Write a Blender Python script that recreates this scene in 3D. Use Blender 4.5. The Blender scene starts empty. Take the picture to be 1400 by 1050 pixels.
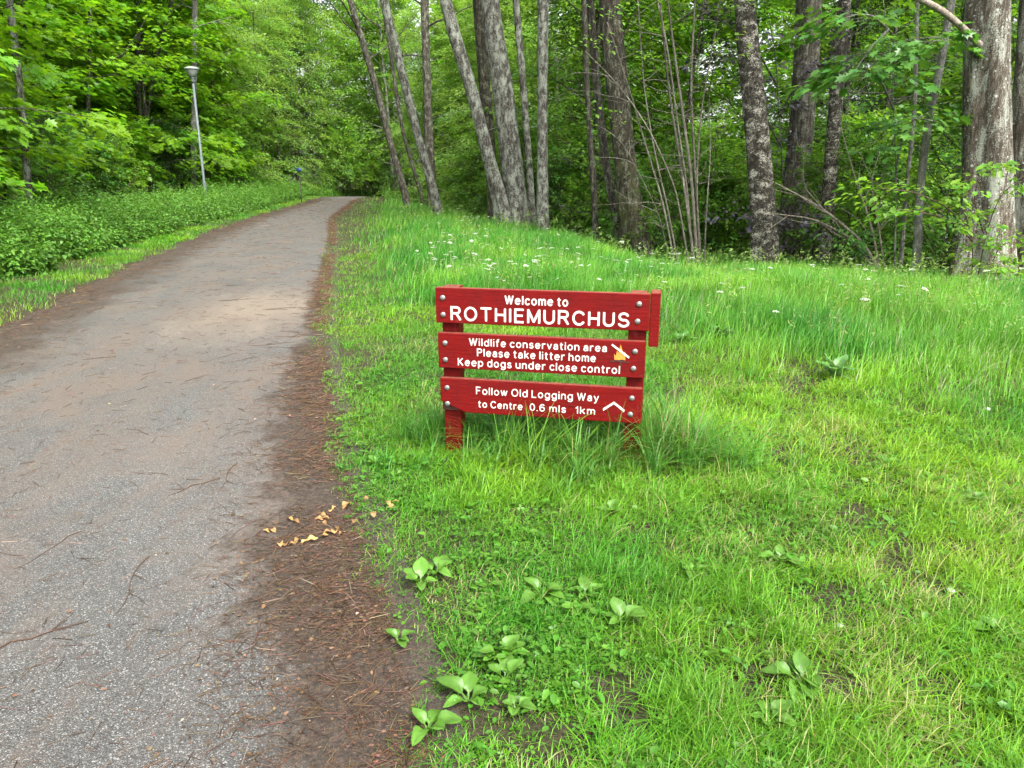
import bpy, bmesh, math, random
import numpy as np
from mathutils import Vector, Matrix

S = bpy.context.scene
C = S.collection
R = math.radians
rng = np.random.default_rng(11)
random.seed(5)

# ------------------------------------------------------------------ camera, sky, sun, exposure
F, PITCH, EYE = 1020.0, R(16.1), 1.55
cam = bpy.data.objects.new('camera', bpy.data.cameras.new('camera'))
C.objects.link(cam)
cam.location = (0, 0, EYE)
cam.rotation_euler = (R(90) - PITCH, 0, 0)
cam.data.sensor_width = 36
cam.data.lens = F / 1400 * 36
cam.data.clip_start = 0.05
cam.data.clip_end = 600
S.camera = cam
SUN_EL, SUN_AZ = R(52), R(150)           # azimuth measured from +Y, clockwise
w = bpy.data.worlds.new('World')
S.world = w
w.use_nodes = True
wn = w.node_tree
bg = wn.nodes['Background']
sky = wn.nodes.new('ShaderNodeTexSky')
sky.sky_type = 'NISHITA'
sky.sun_disc = False
sky.sun_elevation = SUN_EL
sky.sun_rotation = SUN_AZ
sky.air_density = 1.0
sky.dust_density = 4.0
hs = wn.nodes.new('ShaderNodeHueSaturation')
hs.inputs['Saturation'].default_value = 0.18
wn.links.new(sky.outputs[0], hs.inputs['Color'])
wn.links.new(hs.outputs[0], bg.inputs[0])
bg.inputs[1].default_value = 0.15
sl = bpy.data.lights.new('sun', 'SUN')
sl.energy = 1.5
sl.angle = R(14)
sl.color = (1.0, 0.96, 0.88)
sun = bpy.data.objects.new('sun', sl)
C.objects.link(sun)
sd = Vector((math.sin(SUN_AZ) * math.cos(SUN_EL), math.cos(SUN_AZ) * math.cos(SUN_EL), math.sin(SUN_EL)))
sun.rotation_euler = sd.to_track_quat('Z', 'Y').to_euler()
S.view_settings.view_transform = 'Standard'
S.view_settings.look = 'None'
S.view_settings.gamma = 1
S.view_settings.exposure = 2.05
S.cycles.max_bounces = 6
S.cycles.diffuse_bounces = 4
S.cycles.transmission_bounces = 6
S.cycles.use_adaptive_sampling = True
S.cycles.adaptive_threshold = 0.02


def ray(px, py):
    dx, dy = (px - 700) / F, (525 - py) / F
    return np.array([dx, math.cos(PITCH) + dy * math.sin(PITCH), -math.sin(PITCH) + dy * math.cos(PITCH)])


def at(px, py, Y):                       # a point Y metres ahead of the viewpoint
    d = ray(px, py)
    return np.array([0, 0, EYE]) + d * (Y / d[1])


def G0(px, py):
    d = ray(px, py)
    t = -EYE / d[2]
    return d[0] * t, d[1] * t


# ------------------------------------------------------------------ terrain
PR = np.array([(-.1, -6), (-.1, .6), (-.31, 1.64), (-.67, 2.79), (-1.14, 4.19), (-1.75, 6.42), (-2.78, 11.0), (-4.2, 17.5), (-5.76, 24.2), (-7.5, 35.7), (-8.4, 42), (-8.0, 50), (-4, 58), (6, 66), (30, 74)])
PL = np.array([(-2.9, -6), (-3.3, .6), (-3.55, 1.64), (-3.85, 2.8), (-4.25, 4.2), (-4.85, 6.5), (-5.85, 10.8), (-7.2, 17), (-8.35, 24.2), (-9.7, 35.7), (-10.8, 44), (-10.2, 54), (-6.2, 63), (5, 71), (30, 80)])


def smooth(a, b, x):
    t = np.clip((x - a) / (b - a), 0, 1)
    return t * t * (3 - 2 * t)


def xr(y): return np.interp(y, PR[:, 1], PR[:, 0])
def xl(y): return np.interp(y, PL[:, 1], PL[:, 0])


EDGE = np.array([(-8.5, 47), (-6, 37), (-2.8, 29.5), (0.9, 20.8), (2.1, 15.0), (4.8, 14.2), (8.0, 11.8), (12, 9.5), (40, 3)])
def yedge(x): return np.interp(x, EDGE[:, 0], EDGE[:, 1])


def bumps(x, y):
    return (np.sin(x * 1.7 + 1.3 * np.sin(y * .9)) * np.sin(y * 1.9 + .7) * .5 + np.sin(x * 4.1 + y * 2.3) * np.sin(y * 5.3 - x * 1.1) * .25
            + np.sin(x * .5 + 2) * np.sin(y * .37 + 1) * 1.2)


def height(x, y):
    x = np.asarray(x, float); y = np.asarray(y, float)
    dr = x - xr(y); dl = xl(y) - x
    off = smooth(.1, 1.6, np.maximum(dr, dl))
    h = bumps(x, y) * .028 * off + .02 * off
    s = y - yedge(x)
    h = h - 1.1 * smooth(.3, 7, s) * smooth(0, 3, dr) - (.16 + .27 * smooth(0, 3, x)) * smooth(-7, 0, s) * smooth(.8, 5, dr)
    h = h - .6 * smooth(43, 56, y)
    h = h + .15 * smooth(.8, 3, dl) - .25 * smooth(4, 10, dl)
    return h


def ground(px, py):
    d = ray(px, py)
    t = -EYE / d[2]
    for _ in range(12):
        p = d * t
        t = (float(height(p[0], p[1])) - EYE) / d[2]
    p = d * t
    return np.array([p[0], p[1], float(height(p[0], p[1]))])


# value noise for masks
_lat = rng.random((256, 256))
def vnoise(x, y, f):
    x = np.asarray(x) * f + 100; y = np.asarray(y) * f + 100
    i = np.floor(x).astype(int); j = np.floor(y).astype(int)
    u = x - i; v = y - j
    u = u * u * (3 - 2 * u); v = v * v * (3 - 2 * v)
    g = lambda a, b: _lat[a % 256, b % 256]
    return (g(i, j) * (1 - u) + g(i + 1, j) * u) * (1 - v) + (g(i, j + 1) * (1 - u) + g(i + 1, j + 1) * u) * v


def fbm(x, y, f, n=3):
    s = 0; a = 1; t = 0
    for k in range(n):
        s = s + a * vnoise(x, y, f * 2.03 ** k); t += a; a *= .5
    return s / t


# ------------------------------------------------------------------ mesh helpers
def tag(o, label=None, cat=None, group=None, kind=None):
    for k, v in (('label', label), ('category', cat), ('group', group), ('kind', kind)):
        if v: o[k] = v
    return o


def link(name, data, parent=None, loc=None):
    o = bpy.data.objects.new(name, data)
    C.objects.link(o)
    if parent is not None: o.parent = parent
    if loc is not None: o.location = loc
    return o


class Geo:
    """collects polygons as numpy arrays and writes them as one mesh"""
    def __init__(s): s.V = []; s.L = []; s.N = []; s.T = []; s.nv = 0

    def add(s, V, loops, counts, tint=None):
        V = np.asarray(V, float).reshape(-1, 3)
        s.V.append(V); s.L.append(np.asarray(loops, np.int64) + s.nv); s.N.append(np.asarray(counts, np.int64))
        s.T.append(np.ones((len(V), 3)) if tint is None else np.broadcast_to(tint, (len(V), 3)))
        s.nv += len(V)

    def scatter(s, tpl, P, M, tint=None):
        """tpl = (verts, faces); P (n,3); M (n,3,3) columns = axes already scaled; tint (n,3)"""
        tv, tf = tpl
        tv = np.asarray(tv, float)
        n = len(P)
        if n == 0: return
        V = np.einsum('nij,vj->nvi', M, tv) + P[:, None, :]
        lp = np.concatenate([np.asarray(f) for f in tf]); ct = np.array([len(f) for f in tf])
        L = (lp[None, :] + (np.arange(n) * len(tv))[:, None]).ravel()
        T = None if tint is None else np.repeat(tint, len(tv), axis=0)
        s.add(V.reshape(-1, 3), L, np.tile(ct, n), T)

    def mesh(s, name, mat, smooth=True, tinted=True):
        me = bpy.data.meshes.new(name)
        V = np.concatenate(s.V); L = np.concatenate(s.L); N = np.concatenate(s.N)
        me.vertices.add(len(V)); me.vertices.foreach_set('co', V.astype(np.float32).ravel())
        me.loops.add(len(L)); me.loops.foreach_set('vertex_index', L.astype(np.int32))
        me.polygons.add(len(N))
        st = np.concatenate([[0], np.cumsum(N)[:-1]])
        me.polygons.foreach_set('loop_start', st.astype(np.int32))
        me.polygons.foreach_set('loop_total', N.astype(np.int32))
        me.polygons.foreach_set('use_smooth', np.full(len(N), smooth))
        me.update(calc_edges=True)
        if tinted:
            a = me.attributes.new('tint', 'FLOAT_COLOR', 'POINT')
            T = np.concatenate(s.T)
            a.data.foreach_set('color', np.concatenate([T, np.ones((len(T), 1))], 1).astype(np.float32).ravel())
        me.materials.append(mat)
        return me


def unit(v): return v / np.maximum(np.linalg.norm(v, axis=-1, keepdims=True), 1e-9)


def frames(fwd, up):
    """matrices whose columns are side, forward, normal"""
    f = unit(fwd)
    sd_ = unit(np.cross(f, up))
    n = np.cross(sd_, f)
    return np.stack([sd_, f, n], axis=-1)


def tube(geo, pts, radii, sides=8, wob=0.0, tint=None, seed=0, cap=True, flute=0.0):
    pts = np.asarray(pts, float); radii = np.asarray(radii, float)
    n = len(pts)
    t = np.gradient(pts, axis=0); t = unit(t)
    ref = np.array([0, 1.0, 0]) if abs(t[0, 1]) < .8 else np.array([1.0, 0, 0])
    a = unit(np.cross(t, ref)); b = np.cross(t, a)
    th = np.arange(sides) * 2 * np.pi / sides
    lr = np.random.default_rng(seed + 17)
    rr = radii[:, None] * np.ones((1, sides))
    if wob:
        ph = lr.random(4) * 6.28
        zz = np.arange(n)[:, None]
        rr = rr * (1 + wob * (np.sin(2 * th + ph[0] + zz * .35) + .7 * np.sin(3 * th + ph[1] - zz * .23) + .5 * np.sin(5 * th + ph[2] + zz * .5)) + wob * .6 * (lr.random((n, sides)) - .5))
    if flute:
        k = np.linspace(1, 0, n)[:, None] ** 6
        rr = rr * (1 + flute * k * (np.sin(5 * th + 1) + .6 * np.sin(3 * th + 2.2)))
    V = pts[:, None, :] + rr[..., None] * (np.cos(th)[None, :, None] * a[:, None, :] + np.sin(th)[None, :, None] * b[:, None, :])
    i = np.arange(n - 1)[:, None] * sides; j = np.arange(sides)[None, :]; j2 = (j + 1) % sides
    Q = np.stack([i + j, i + j2, i + sides + j2, i + sides + j], -1).reshape(-1)
    cnt = [4] * ((n - 1) * sides)
    if cap:
        Q = np.concatenate([Q, np.arange(sides) + (n - 1) * sides]); cnt = cnt + [sides]
    geo.add(V.reshape(-1, 3), Q, cnt, tint)


def smooth_path(ctrl, n):
    ctrl = np.asarray(ctrl, float)
    d = np.concatenate([[0], np.cumsum(np.linalg.norm(np.diff(ctrl, axis=0), axis=1))])
    t = np.linspace(0, d[-1], n)
    P = np.stack([np.interp(t, d, ctrl[:, k]) for k in range(3)], 1)
    for _ in range(max(2, n // 8)):
        P[1:-1] = (P[:-2] + 2 * P[1:-1] + P[2:]) / 4
    return P


# leaf shapes: stem at the origin, pointing +Y, facing +Z
OVAL = (np.array([(0, 0, 0), (0, .5, -.05), (0, 1, -.16), (-.27, .28, .05), (-.25, .68, .0), (.27, .28, .05), (.25, .68, .0)]),
        [(0, 1, 4, 3), (1, 2, 4), (0, 5, 6, 1), (1, 6, 2)])
SLIM = (np.array([(0, 0, 0), (-.16, .4, .04), (.16, .4, .04), (0, 1, -.12)]), [(0, 3, 1), (0, 2, 3)])
_half = [(0, 0), (.36, .02), (.20, .20), (.55, .42), (.27, .50), (.40, .78), (.14, .72), (0, 1.05)]
MAPLE = (np.array([(x, y, .09 * abs(x) - .16 * y * y) for x, y in _half] + [(-x, y, .09 * abs(x) - .16 * y * y) for x, y in _half[1:-1]]),
         [tuple(range(8)), (0,) + (7,) + tuple(range(13, 7, -1))])
NETTLE = (np.array([(0, 0, 0), (0, .5, .02), (0, 1, -.2), (-.3, .22, .04), (-.22, .6, .0), (.3, .22, .04), (.22, .6, .0)]),
          [(0, 1, 4, 3), (1, 2, 4), (0, 5, 6, 1), (1, 6, 2)])
SCRAP = (np.array([(-.5, -.2, 0), (.1, -.35, .12), (.5, .1, .02), (.05, .4, .16), (-.42, .25, .05)]), [(0, 1, 2, 3, 4)])


def clover_tpl():
    V = []; Fs = []
    for k in range(3):
        a = k * 2.094
        b = len(V)
        for (r, s_, z) in ((0.04, 0, 0), (.55, -.36, .06), (.95, -.28, .02), (1.0, .0, -.03), (.95, .28, .02), (.55, .36, .06)):
            V.append((r * math.cos(a) - s_ * math.sin(a), r * math.sin(a) + s_ * math.cos(a), z))
        Fs += [(b, b + 1, b + 2, b + 3), (b, b + 3, b + 4, b + 5)]
    return np.array(V), Fs
CLOVER = clover_tpl()


def broad_leaf(w=.42, droop=.25, cup=.1, pet=.2, wave=.03, n=9):
    V = []; Fs = []
    for i in range(n):
        t = i / (n - 1)
        if t < pet: ww = .025
        else:
            u = (t - pet) / (1 - pet)
            ww = .02 + w * (math.sin(math.pi * u ** .8) ** .75) * .5
        z = .42 * t - droop * t * t * 2.2
        for k in (-1, -.55, 0, .55, 1):
            V.append((k * ww, t, z + cup * abs(k) * ww * 2 - .02 * (k == 0) + wave * math.sin(9 * t + 3 * k) * abs(k)))
    for i in range(n - 1):
        for k in range(4):
            a = i * 5 + k
            Fs.append((a, a + 1, a + 6, a + 5))
    return np.array(V), Fs


# ------------------------------------------------------------------ materials
def newmat(name):
    m = bpy.data.materials.new(name)
    m.use_nodes = True
    nt = m.node_tree
    b = nt.nodes['Principled BSDF']
    return m, nt, b


def nd(nt, kind, **kw):
    n = nt.nodes.new(kind)
    for k, v in kw.items():
        if k in n.inputs: n.inputs[k].default_value = v
        else: setattr(n, k, v)
    return n


def noise(nt, scale, detail=4, rough=.6, vec=None, dist=0):
    n = nd(nt, 'ShaderNodeTexNoise')
    n.inputs['Scale'].default_value = scale; n.inputs['Detail'].default_value = detail
    n.inputs['Roughness'].default_value = rough; n.inputs['Distortion'].default_value = dist
    if vec is not None: nt.links.new(vec, n.inputs['Vector'])
    return n.outputs['Fac']


def ramp(nt, fac, stops, interp='LINEAR'):
    r = nd(nt, 'ShaderNodeValToRGB')
    r.color_ramp.interpolation = interp
    e = r.color_ramp.elements
    while len(e) < len(stops): e.new(.5)
    for el, (p, c) in zip(e, stops):
        el.position = p; el.color = tuple(c) + (1,) if len(c) == 3 else c
    nt.links.new(fac, r.inputs[0])
    return r.outputs[0]


def g3(v): return (v, v, v)


def mix(nt, fac, a, b, mode='MIX'):
    m = nd(nt, 'ShaderNodeMix', data_type='RGBA', blend_type=mode)
    for i, v in ((0, fac), (6, a), (7, b)):
        if isinstance(v, (int, float)): m.inputs[i].default_value = v
        elif isinstance(v, tuple): m.inputs[i].default_value = v + (1,)
        else: nt.links.new(v, m.inputs[i])
    return m.outputs[2]


def mathn(nt, op, a, b=None, clamp=False):
    m = nd(nt, 'ShaderNodeMath', operation=op, use_clamp=clamp)
    for i, v in enumerate((a, b)):
        if v is None: continue
        if isinstance(v, (int, float)): m.inputs[i].default_value = v
        else: nt.links.new(v, m.inputs[i])
    return m.outputs[0]


def coords(nt, sc=(1, 1, 1), kind='Object'):
    t = nd(nt, 'ShaderNodeTexCoord'); mp = nd(nt, 'ShaderNodeMapping')
    mp.inputs['Scale'].default_value = sc
    nt.links.new(t.outputs[kind], mp.inputs['Vector'])
    return mp.outputs[0]


def bump(nt, b, h, strength=.5, dist=.02):
    n = nd(nt, 'ShaderNodeBump')
    n.inputs['Strength'].default_value = strength; n.inputs['Distance'].default_value = dist
    nt.links.new(h, n.inputs['Height']); nt.links.new(n.outputs[0], b.inputs['Normal'])


def leafmat(name, col, trans=.38, tcol=None, rough=.45, spec=.35, objvar=.12):
    m, nt, b = newmat(name)
    out = nt.nodes['Material Output']
    a = nd(nt, 'ShaderNodeAttribute', attribute_name='tint')
    base = mix(nt, 1.0, col, a.outputs['Color'], 'MULTIPLY')
    tbase = mix(nt, 1.0, tcol or tuple(min(1, c * 1.5) for c in col), a.outputs['Color'], 'MULTIPLY')
    if objvar:
        oi = nd(nt, 'ShaderNodeObjectInfo')
        v = mathn(nt, 'MULTIPLY_ADD', oi.outputs['Random'], 2 * objvar); v.node.inputs[2].default_value = 1 - objvar
        hsn = nd(nt, 'ShaderNodeHueSaturation'); nt.links.new(base, hsn.inputs['Color']); nt.links.new(v, hsn.inputs['Value'])
        base = hsn.outputs[0]
    nt.links.new(base, b.inputs['Base Color'])
    b.inputs['Roughness'].default_value = rough
    b.inputs['Specular IOR Level'].default_value = spec
    t = nd(nt, 'ShaderNodeBsdfTranslucent'); nt.links.new(tbase, t.inputs[0])
    mx = nd(nt, 'ShaderNodeMixShader'); mx.inputs[0].default_value = trans
    nt.links.new(b.outputs[0], mx.inputs[1]); nt.links.new(t.outputs[0], mx.inputs[2])
    nt.links.new(mx.outputs[0], out.inputs['Surface'])
    return m


def barkmat(name, dark, light, lichen=None, lich_amt=.5, moss=None, moss_h=None, scale=1.0, stretch=.18, bstr=1.0, patch_scale=9.0, ridge=26, lstretch=.6, flecks=0):
    m, nt, b = newmat(name)
    v = coords(nt, (1, 1, stretch)); vo = coords(nt)
    n1 = noise(nt, ridge * scale, 6, .72, v, .5)
    n2 = noise(nt, 7 * scale, 4, .6, v)
    nf = noise(nt, 120 * scale, 3, .6, vo)
    c = ramp(nt, n1, [(.34, tuple(.6 * x for x in dark)), (.46, dark), (.66, light)])
    c = mix(nt, 1.0, c, ramp(nt, n2, [(.3, g3(.6)), (.7, g3(1.25))]), 'MULTIPLY')
    c = mix(nt, 1.0, c, ramp(nt, nf, [(.35, g3(.7)), (.65, g3(1.3))]), 'MULTIPLY')
    if moss:
        n5 = noise(nt, 3 * scale, 6, .7, vo)
        f = ramp(nt, n5, [(.44, g3(0)), (.62, g3(.7))])
        if moss_h:
            sx = nd(nt, 'ShaderNodeSeparateXYZ'); nt.links.new(vo, sx.inputs[0])
            f = mathn(nt, 'MULTIPLY', f, mathn(nt, 'SUBTRACT', 1.0, mathn(nt, 'DIVIDE', sx.outputs[2], moss_h), True))
        c = mix(nt, f, c, moss)
    if lichen:
        n3 = noise(nt, patch_scale * scale, 6, .72, coords(nt, (1, 1, lstretch)), .15)
        n4 = noise(nt, 60 * scale, 4, .65, vo)
        f = ramp(nt, mathn(nt, 'ADD', mathn(nt, 'MULTIPLY', n3, .6), mathn(nt, 'MULTIPLY', n4, .4)), [(.63 - .22 * lich_amt, g3(0)), (.70 - .22 * lich_amt, g3(.9))])
        c = mix(nt, f, c, lichen)
        c = mix(nt, mathn(nt, 'MULTIPLY', ramp(nt, n1, [(.36, g3(1)), (.46, g3(0))]), .8), c, dark)
    if flecks:
        vr = nd(nt, 'ShaderNodeTexVoronoi'); vr.inputs['Scale'].default_value = flecks; nt.links.new(vo, vr.inputs['Vector'])
        sc_ = nd(nt, 'ShaderNodeSeparateColor'); nt.links.new(vr.outputs['Color'], sc_.inputs[0])
        rad_ = mathn(nt, 'MULTIPLY', ramp(nt, sc_.outputs[0], [(.60, g3(0)), (1, g3(1))]), .34)
        wob = mathn(nt, 'ADD', vr.outputs['Distance'], mathn(nt, 'MULTIPLY', mathn(nt, 'SUBTRACT', nf, .5), .75))
        c = mix(nt, mathn(nt, 'MULTIPLY', mathn(nt, 'LESS_THAN', wob, rad_), .85), c, (.52, .53, .47))
    nt.links.new(c, b.inputs['Base Color'])
    b.inputs['Roughness'].default_value = .9
    b.inputs['Specular IOR Level'].default_value = .2
    bump(nt, b, mathn(nt, 'ADD', mathn(nt, 'ADD', n1, mathn(nt, 'MULTIPLY', n2, .5)), mathn(nt, 'MULTIPLY', nf, .15)), bstr, .05)
    return m


def plain(name, col, rough=.6, metal=0, var=.15, scale=20, bstr=0.0, spec=.4):
    m, nt, b = newmat(name)
    n = noise(nt, scale, 4, .6, coords(nt))
    nt.links.new(ramp(nt, n, [(.3, tuple(c * (1 - var) for c in col)), (.7, tuple(min(1, c * (1 + var)) for c in col))]), b.inputs['Base Color'])
    b.inputs['Roughness'].default_value = rough; b.inputs['Metallic'].default_value = metal
    b.inputs['Specular IOR Level'].default_value = spec
    if bstr: bump(nt, b, n, bstr, .01)
    return m


M = {}
M['grass'] = leafmat('grass_blade', (.083, .238, .010), .38, (.165, .41, .010), .5, .3, 0)
M['weed'] = leafmat('weed_leaf', (.058, .165, .012), .3, (.12, .29, .010), .45, .35, 0)
M['plantain'] = leafmat('plantain_leaf', (.072, .178, .020), .25, (.13, .28, .02), .42, .4, .1)
M['dock'] = leafmat('dock_leaf', (.075, .185, .045), .25, (.12, .26, .04), .42, .4, .1)
M['maple'] = leafmat('maple_leaf', (.115, .25, .014), .48, (.25, .50, .012), .42, .4, .14)
M['birchleaf'] = leafmat('fresh_small_leaf', (.125, .25, .028), .47, (.25, .48, .026), .45, .4, .14)
M['willow'] = leafmat('grey_green_leaf', (.15, .265, .05), .48, (.29, .50, .05), .45, .4, .14)
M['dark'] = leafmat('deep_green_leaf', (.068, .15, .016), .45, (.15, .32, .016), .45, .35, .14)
M['nettle'] = leafmat('nettle_leaf', (.085, .20, .024), .34, (.16, .34, .02), .48, .35, 0)
M['purple'] = leafmat('copper_leaf', (.055, .046, .062), .2, (.08, .05, .045), .38, .6, 0)
M['elder'] = leafmat('shrub_leaf', (.065, .175, .028), .36, (.15, .33, .025), .42, .4, 0)
M['needle'] = leafmat('conifer_needle', (.028, .05, .016), .2, (.04, .08, .015), .55, .3, .1)
M['alder'] = barkmat('grey_lichen_bark', (.045, .040, .033), (.15, .137, .115), (.30, .32, .265), .70, None, None, 1.0, .3, 1.0, 7)
M['greybark'] = barkmat('smooth_grey_bark', (.10, .098, .085), (.22, .215, .18), (.33, .345, .29), .5, None, None, 1.3, .5, .4, 6)
M['dimbark'] = barkmat('dull_brown_bark', (.030, .026, .020), (.105, .09, .068), (.19, .195, .15), .55, None, None, 1.0)
M['mossbark'] = barkmat('mossy_dark_bark', (.024, .021, .015), (.10, .085, .06), (.19, .195, .14), .52, (.085, .10, .015), 3.2, 1.0)
M['birch'] = barkmat('rough_birch_bark', (.028, .024, .019), (.13, .115, .09), (.50, .47, .40), .52, None, None, 1.0, .7, 1.0, 5.0, 22, 1.6)
M['bigbark'] = barkmat('ridged_brown_bark', (.058, .045, .033), (.195, .165, .128), (.34, .355, .295), .66, (.12, .075, .018), 1.4, 1.0, .16, 1.0, 6.0, 34, .35, 17)
M['hazel'] = barkmat('pale_hazel_bark', (.085, .075, .058), (.19, .175, .14), (.26, .27, .22), .4, None, None, 1.4, .3, .4)
M['deadwood'] = barkmat('bare_dead_wood', (.17, .14, .11), (.36, .31, .25), (.40, .41, .35), .35, None, None, 1.6, .3, .4)
M['twig'] = plain('brown_twig', (.06, .035, .022), .85, 0, .4, 60)
M['litter'] = leafmat('dead_leaf_scrap', (.125, .082, .055), .1, (.12, .075, .05), .8, .2, 0)
M['yellowleaf'] = leafmat('dry_tan_leaf', (.36, .22, .08), .15, (.36, .22, .08), .6, .3, .2)
M['petal'] = plain('white_petal', (.55, .57, .50), .6, 0, .06, 40)
M['stem'] = plain('green_stem', (.09, .19, .03), .6, 0, .2, 30)
M['galv'] = plain('galvanised_steel', (.10, .125, .13), .6, .15, .1, 12)
M['lampwhite'] = plain('weathered_white_plastic', (.22, .25, .23), .5, 0, .06, 8)
M['lampdark'] = plain('dark_lamp_collar', (.10, .12, .12), .5, 0, .1, 8)
M['blue'] = plain('blue_sign_paint', (.012, .05, .18), .5, 0, .1, 8)
M['bolt'] = plain('dull_zinc_bolt', (.26, .26, .25), .42, .75, .2, 120, .15)
M['white'] = plain('white_lettering_paint', (.52, .50, .46), .6, 0, .14, 30)
M['flame'] = plain('orange_flame_paint', (.55, .20, .03), .55, 0, .15, 60)
M['black'] = plain('dark_log_and_gap_paint', (.05, .015, .012), .6, 0, .2, 60)
M['stone'] = plain('pale_stone', (.45, .45, .42), .85, 0, .2, 40, .3)


def soil_nodes(nt):
    vo = coords(nt)
    n1 = noise(nt, 3, 5, .65, vo); n2 = noise(nt, 55, 5, .7, vo); n3 = noise(nt, 220, 3, .6, vo)
    c = ramp(nt, n2, [(.33, (.018, .0145, .011)), (.52, (.050, .037, .027)), (.70, (.12, .083, .057))])
    c = mix(nt, ramp(nt, n3, [(.56, g3(0)), (.70, g3(.7))]), c, (.14, .095, .06))
    return c, mathn(nt, 'ADD', n2, mathn(nt, 'MULTIPLY', n3, .5)), n1, vo


def ground_mat():
    m, nt, b = newmat('soil_and_moss')
    c, h, n1, vo = soil_nodes(nt)
    f = ramp(nt, noise(nt, 2.2, 5, .7, vo), [(.40, g3(0)), (.62, g3(.5))])
    c = mix(nt, f, c, (.03, .05, .012))
    nt.links.new(c, b.inputs['Base Color'])
    b.inputs['Roughness'].default_value = .95; b.inputs['Specular IOR Level'].default_value = .15
    bump(nt, b, h, .8, .02)
    return m


def path_mat():
    m, nt, b = newmat('worn_asphalt')
    vo = coords(nt)
    A = nd(nt, 'ShaderNodeAttribute', attribute_name='from_right').outputs['Fac']
    Lf = nd(nt, 'ShaderNodeAttribute', attribute_name='from_left').outputs['Fac']
    sp = nd(nt, 'ShaderNodeTexVoronoi'); sp.inputs['Scale'].default_value = 240; nt.links.new(vo, sp.inputs['Vector'])
    sepc = nd(nt, 'ShaderNodeSeparateColor'); nt.links.new(sp.outputs['Color'], sepc.inputs[0])
    stone = ramp(nt, sepc.outputs[0], [(.0, (.055, .053, .050)), (.45, (.082, .080, .076)), (.78, (.112, .110, .104)), (.93, (.18, .177, .17)), (1, (.30, .295, .28))])
    pit = ramp(nt, sp.outputs['Distance'], [(.35, g3(1)), (.75, g3(.5))])
    c = mix(nt, 1.0, stone, pit, 'MULTIPLY')
    big = noise(nt, .9, 5, .6, vo, .5)
    c = mix(nt, 1.0, c, ramp(nt, big, [(.3, g3(.82)), (.7, g3(1.12))]), 'MULTIPLY')
    # pine dust in streaky brown patches
    stre = nd(nt, 'ShaderNodeMapping'); stre.inputs['Rotation'].default_value = (0, 0, R(-14)); stre.inputs['Scale'].default_value = (1.3, .55, 1)
    t = nd(nt, 'ShaderNodeTexCoord'); nt.links.new(t.outputs['Object'], stre.inputs['Vector'])
    d1 = noise(nt, 1.7, 7, .68, stre.outputs[0], .6)
    d2 = noise(nt, 40, 4, .7, vo)
    sx = nd(nt, 'ShaderNodeSeparateXYZ'); nt.links.new(vo, sx.inputs[0])
    far = ramp(nt, mathn(nt, 'MULTIPLY', sx.outputs[1], .1), [(.15, g3(-.0)), (.45, g3(.13)), (1.0, g3(.10))])
    df = mathn(nt, 'ADD', mathn(nt, 'ADD', d1, mathn(nt, 'MULTIPLY', mathn(nt, 'SUBTRACT', d2, .5), .35)), far)
    c = mix(nt, ramp(nt, df, [(.50, g3(0)), (.74, g3(.65))]), c, (.115, .086, .066))
    # a paler tan oval on the mid path, ragged at its edge
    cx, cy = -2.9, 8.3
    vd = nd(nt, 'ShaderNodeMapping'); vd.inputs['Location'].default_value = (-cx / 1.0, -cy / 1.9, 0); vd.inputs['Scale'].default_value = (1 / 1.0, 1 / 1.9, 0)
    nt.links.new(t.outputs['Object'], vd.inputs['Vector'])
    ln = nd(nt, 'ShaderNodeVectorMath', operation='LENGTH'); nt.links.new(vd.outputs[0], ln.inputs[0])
    tan_patch = mathn(nt, 'ADD', ln.outputs['Value'], mathn(nt, 'MULTIPLY', mathn(nt, 'SUBTRACT', d1, .5), 2.6))
    c = mix(nt, ramp(nt, tan_patch, [(.2, g3(.6)), (1.5, g3(0))]), c, (.19, .148, .108))
    # litter and soil creeping in from both sides
    soil, h, n1, _ = soil_nodes(nt)
    soil = mix(nt, 1.0, soil, (.78, .78, .80), 'MULTIPLY')
    e = mathn(nt, 'ADD', mathn(nt, 'MULTIPLY', mathn(nt, 'SUBTRACT', noise(nt, 1.9, 7, .68, vo), .5), 2.0), mathn(nt, 'MULTIPLY', mathn(nt, 'SUBTRACT', d2, .5), .5))
    fr = ramp(nt, mathn(nt, 'ADD', A, mathn(nt, 'MULTIPLY', e, .8)), [(.26, g3(1)), (.50, g3(0))])
    fl = ramp(nt, mathn(nt, 'ADD', Lf, mathn(nt, 'MULTIPLY', e, .8)), [(.30, g3(.95)), (.85, g3(0))])
    f = mathn(nt, 'MAXIMUM', fr, fl)
    c = mix(nt, f, c, soil)
    nt.links.new(c, b.inputs['Base Color'])
    b.inputs['Roughness'].default_value = .78; b.inputs['Specular IOR Level'].default_value = .35
    hh = mathn(nt, 'ADD', mathn(nt, 'MULTIPLY', sp.outputs['Distance'], -.5), mathn(nt, 'MULTIPLY', h, f))
    bump(nt, b, hh, .7, .008)
    return m


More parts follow.
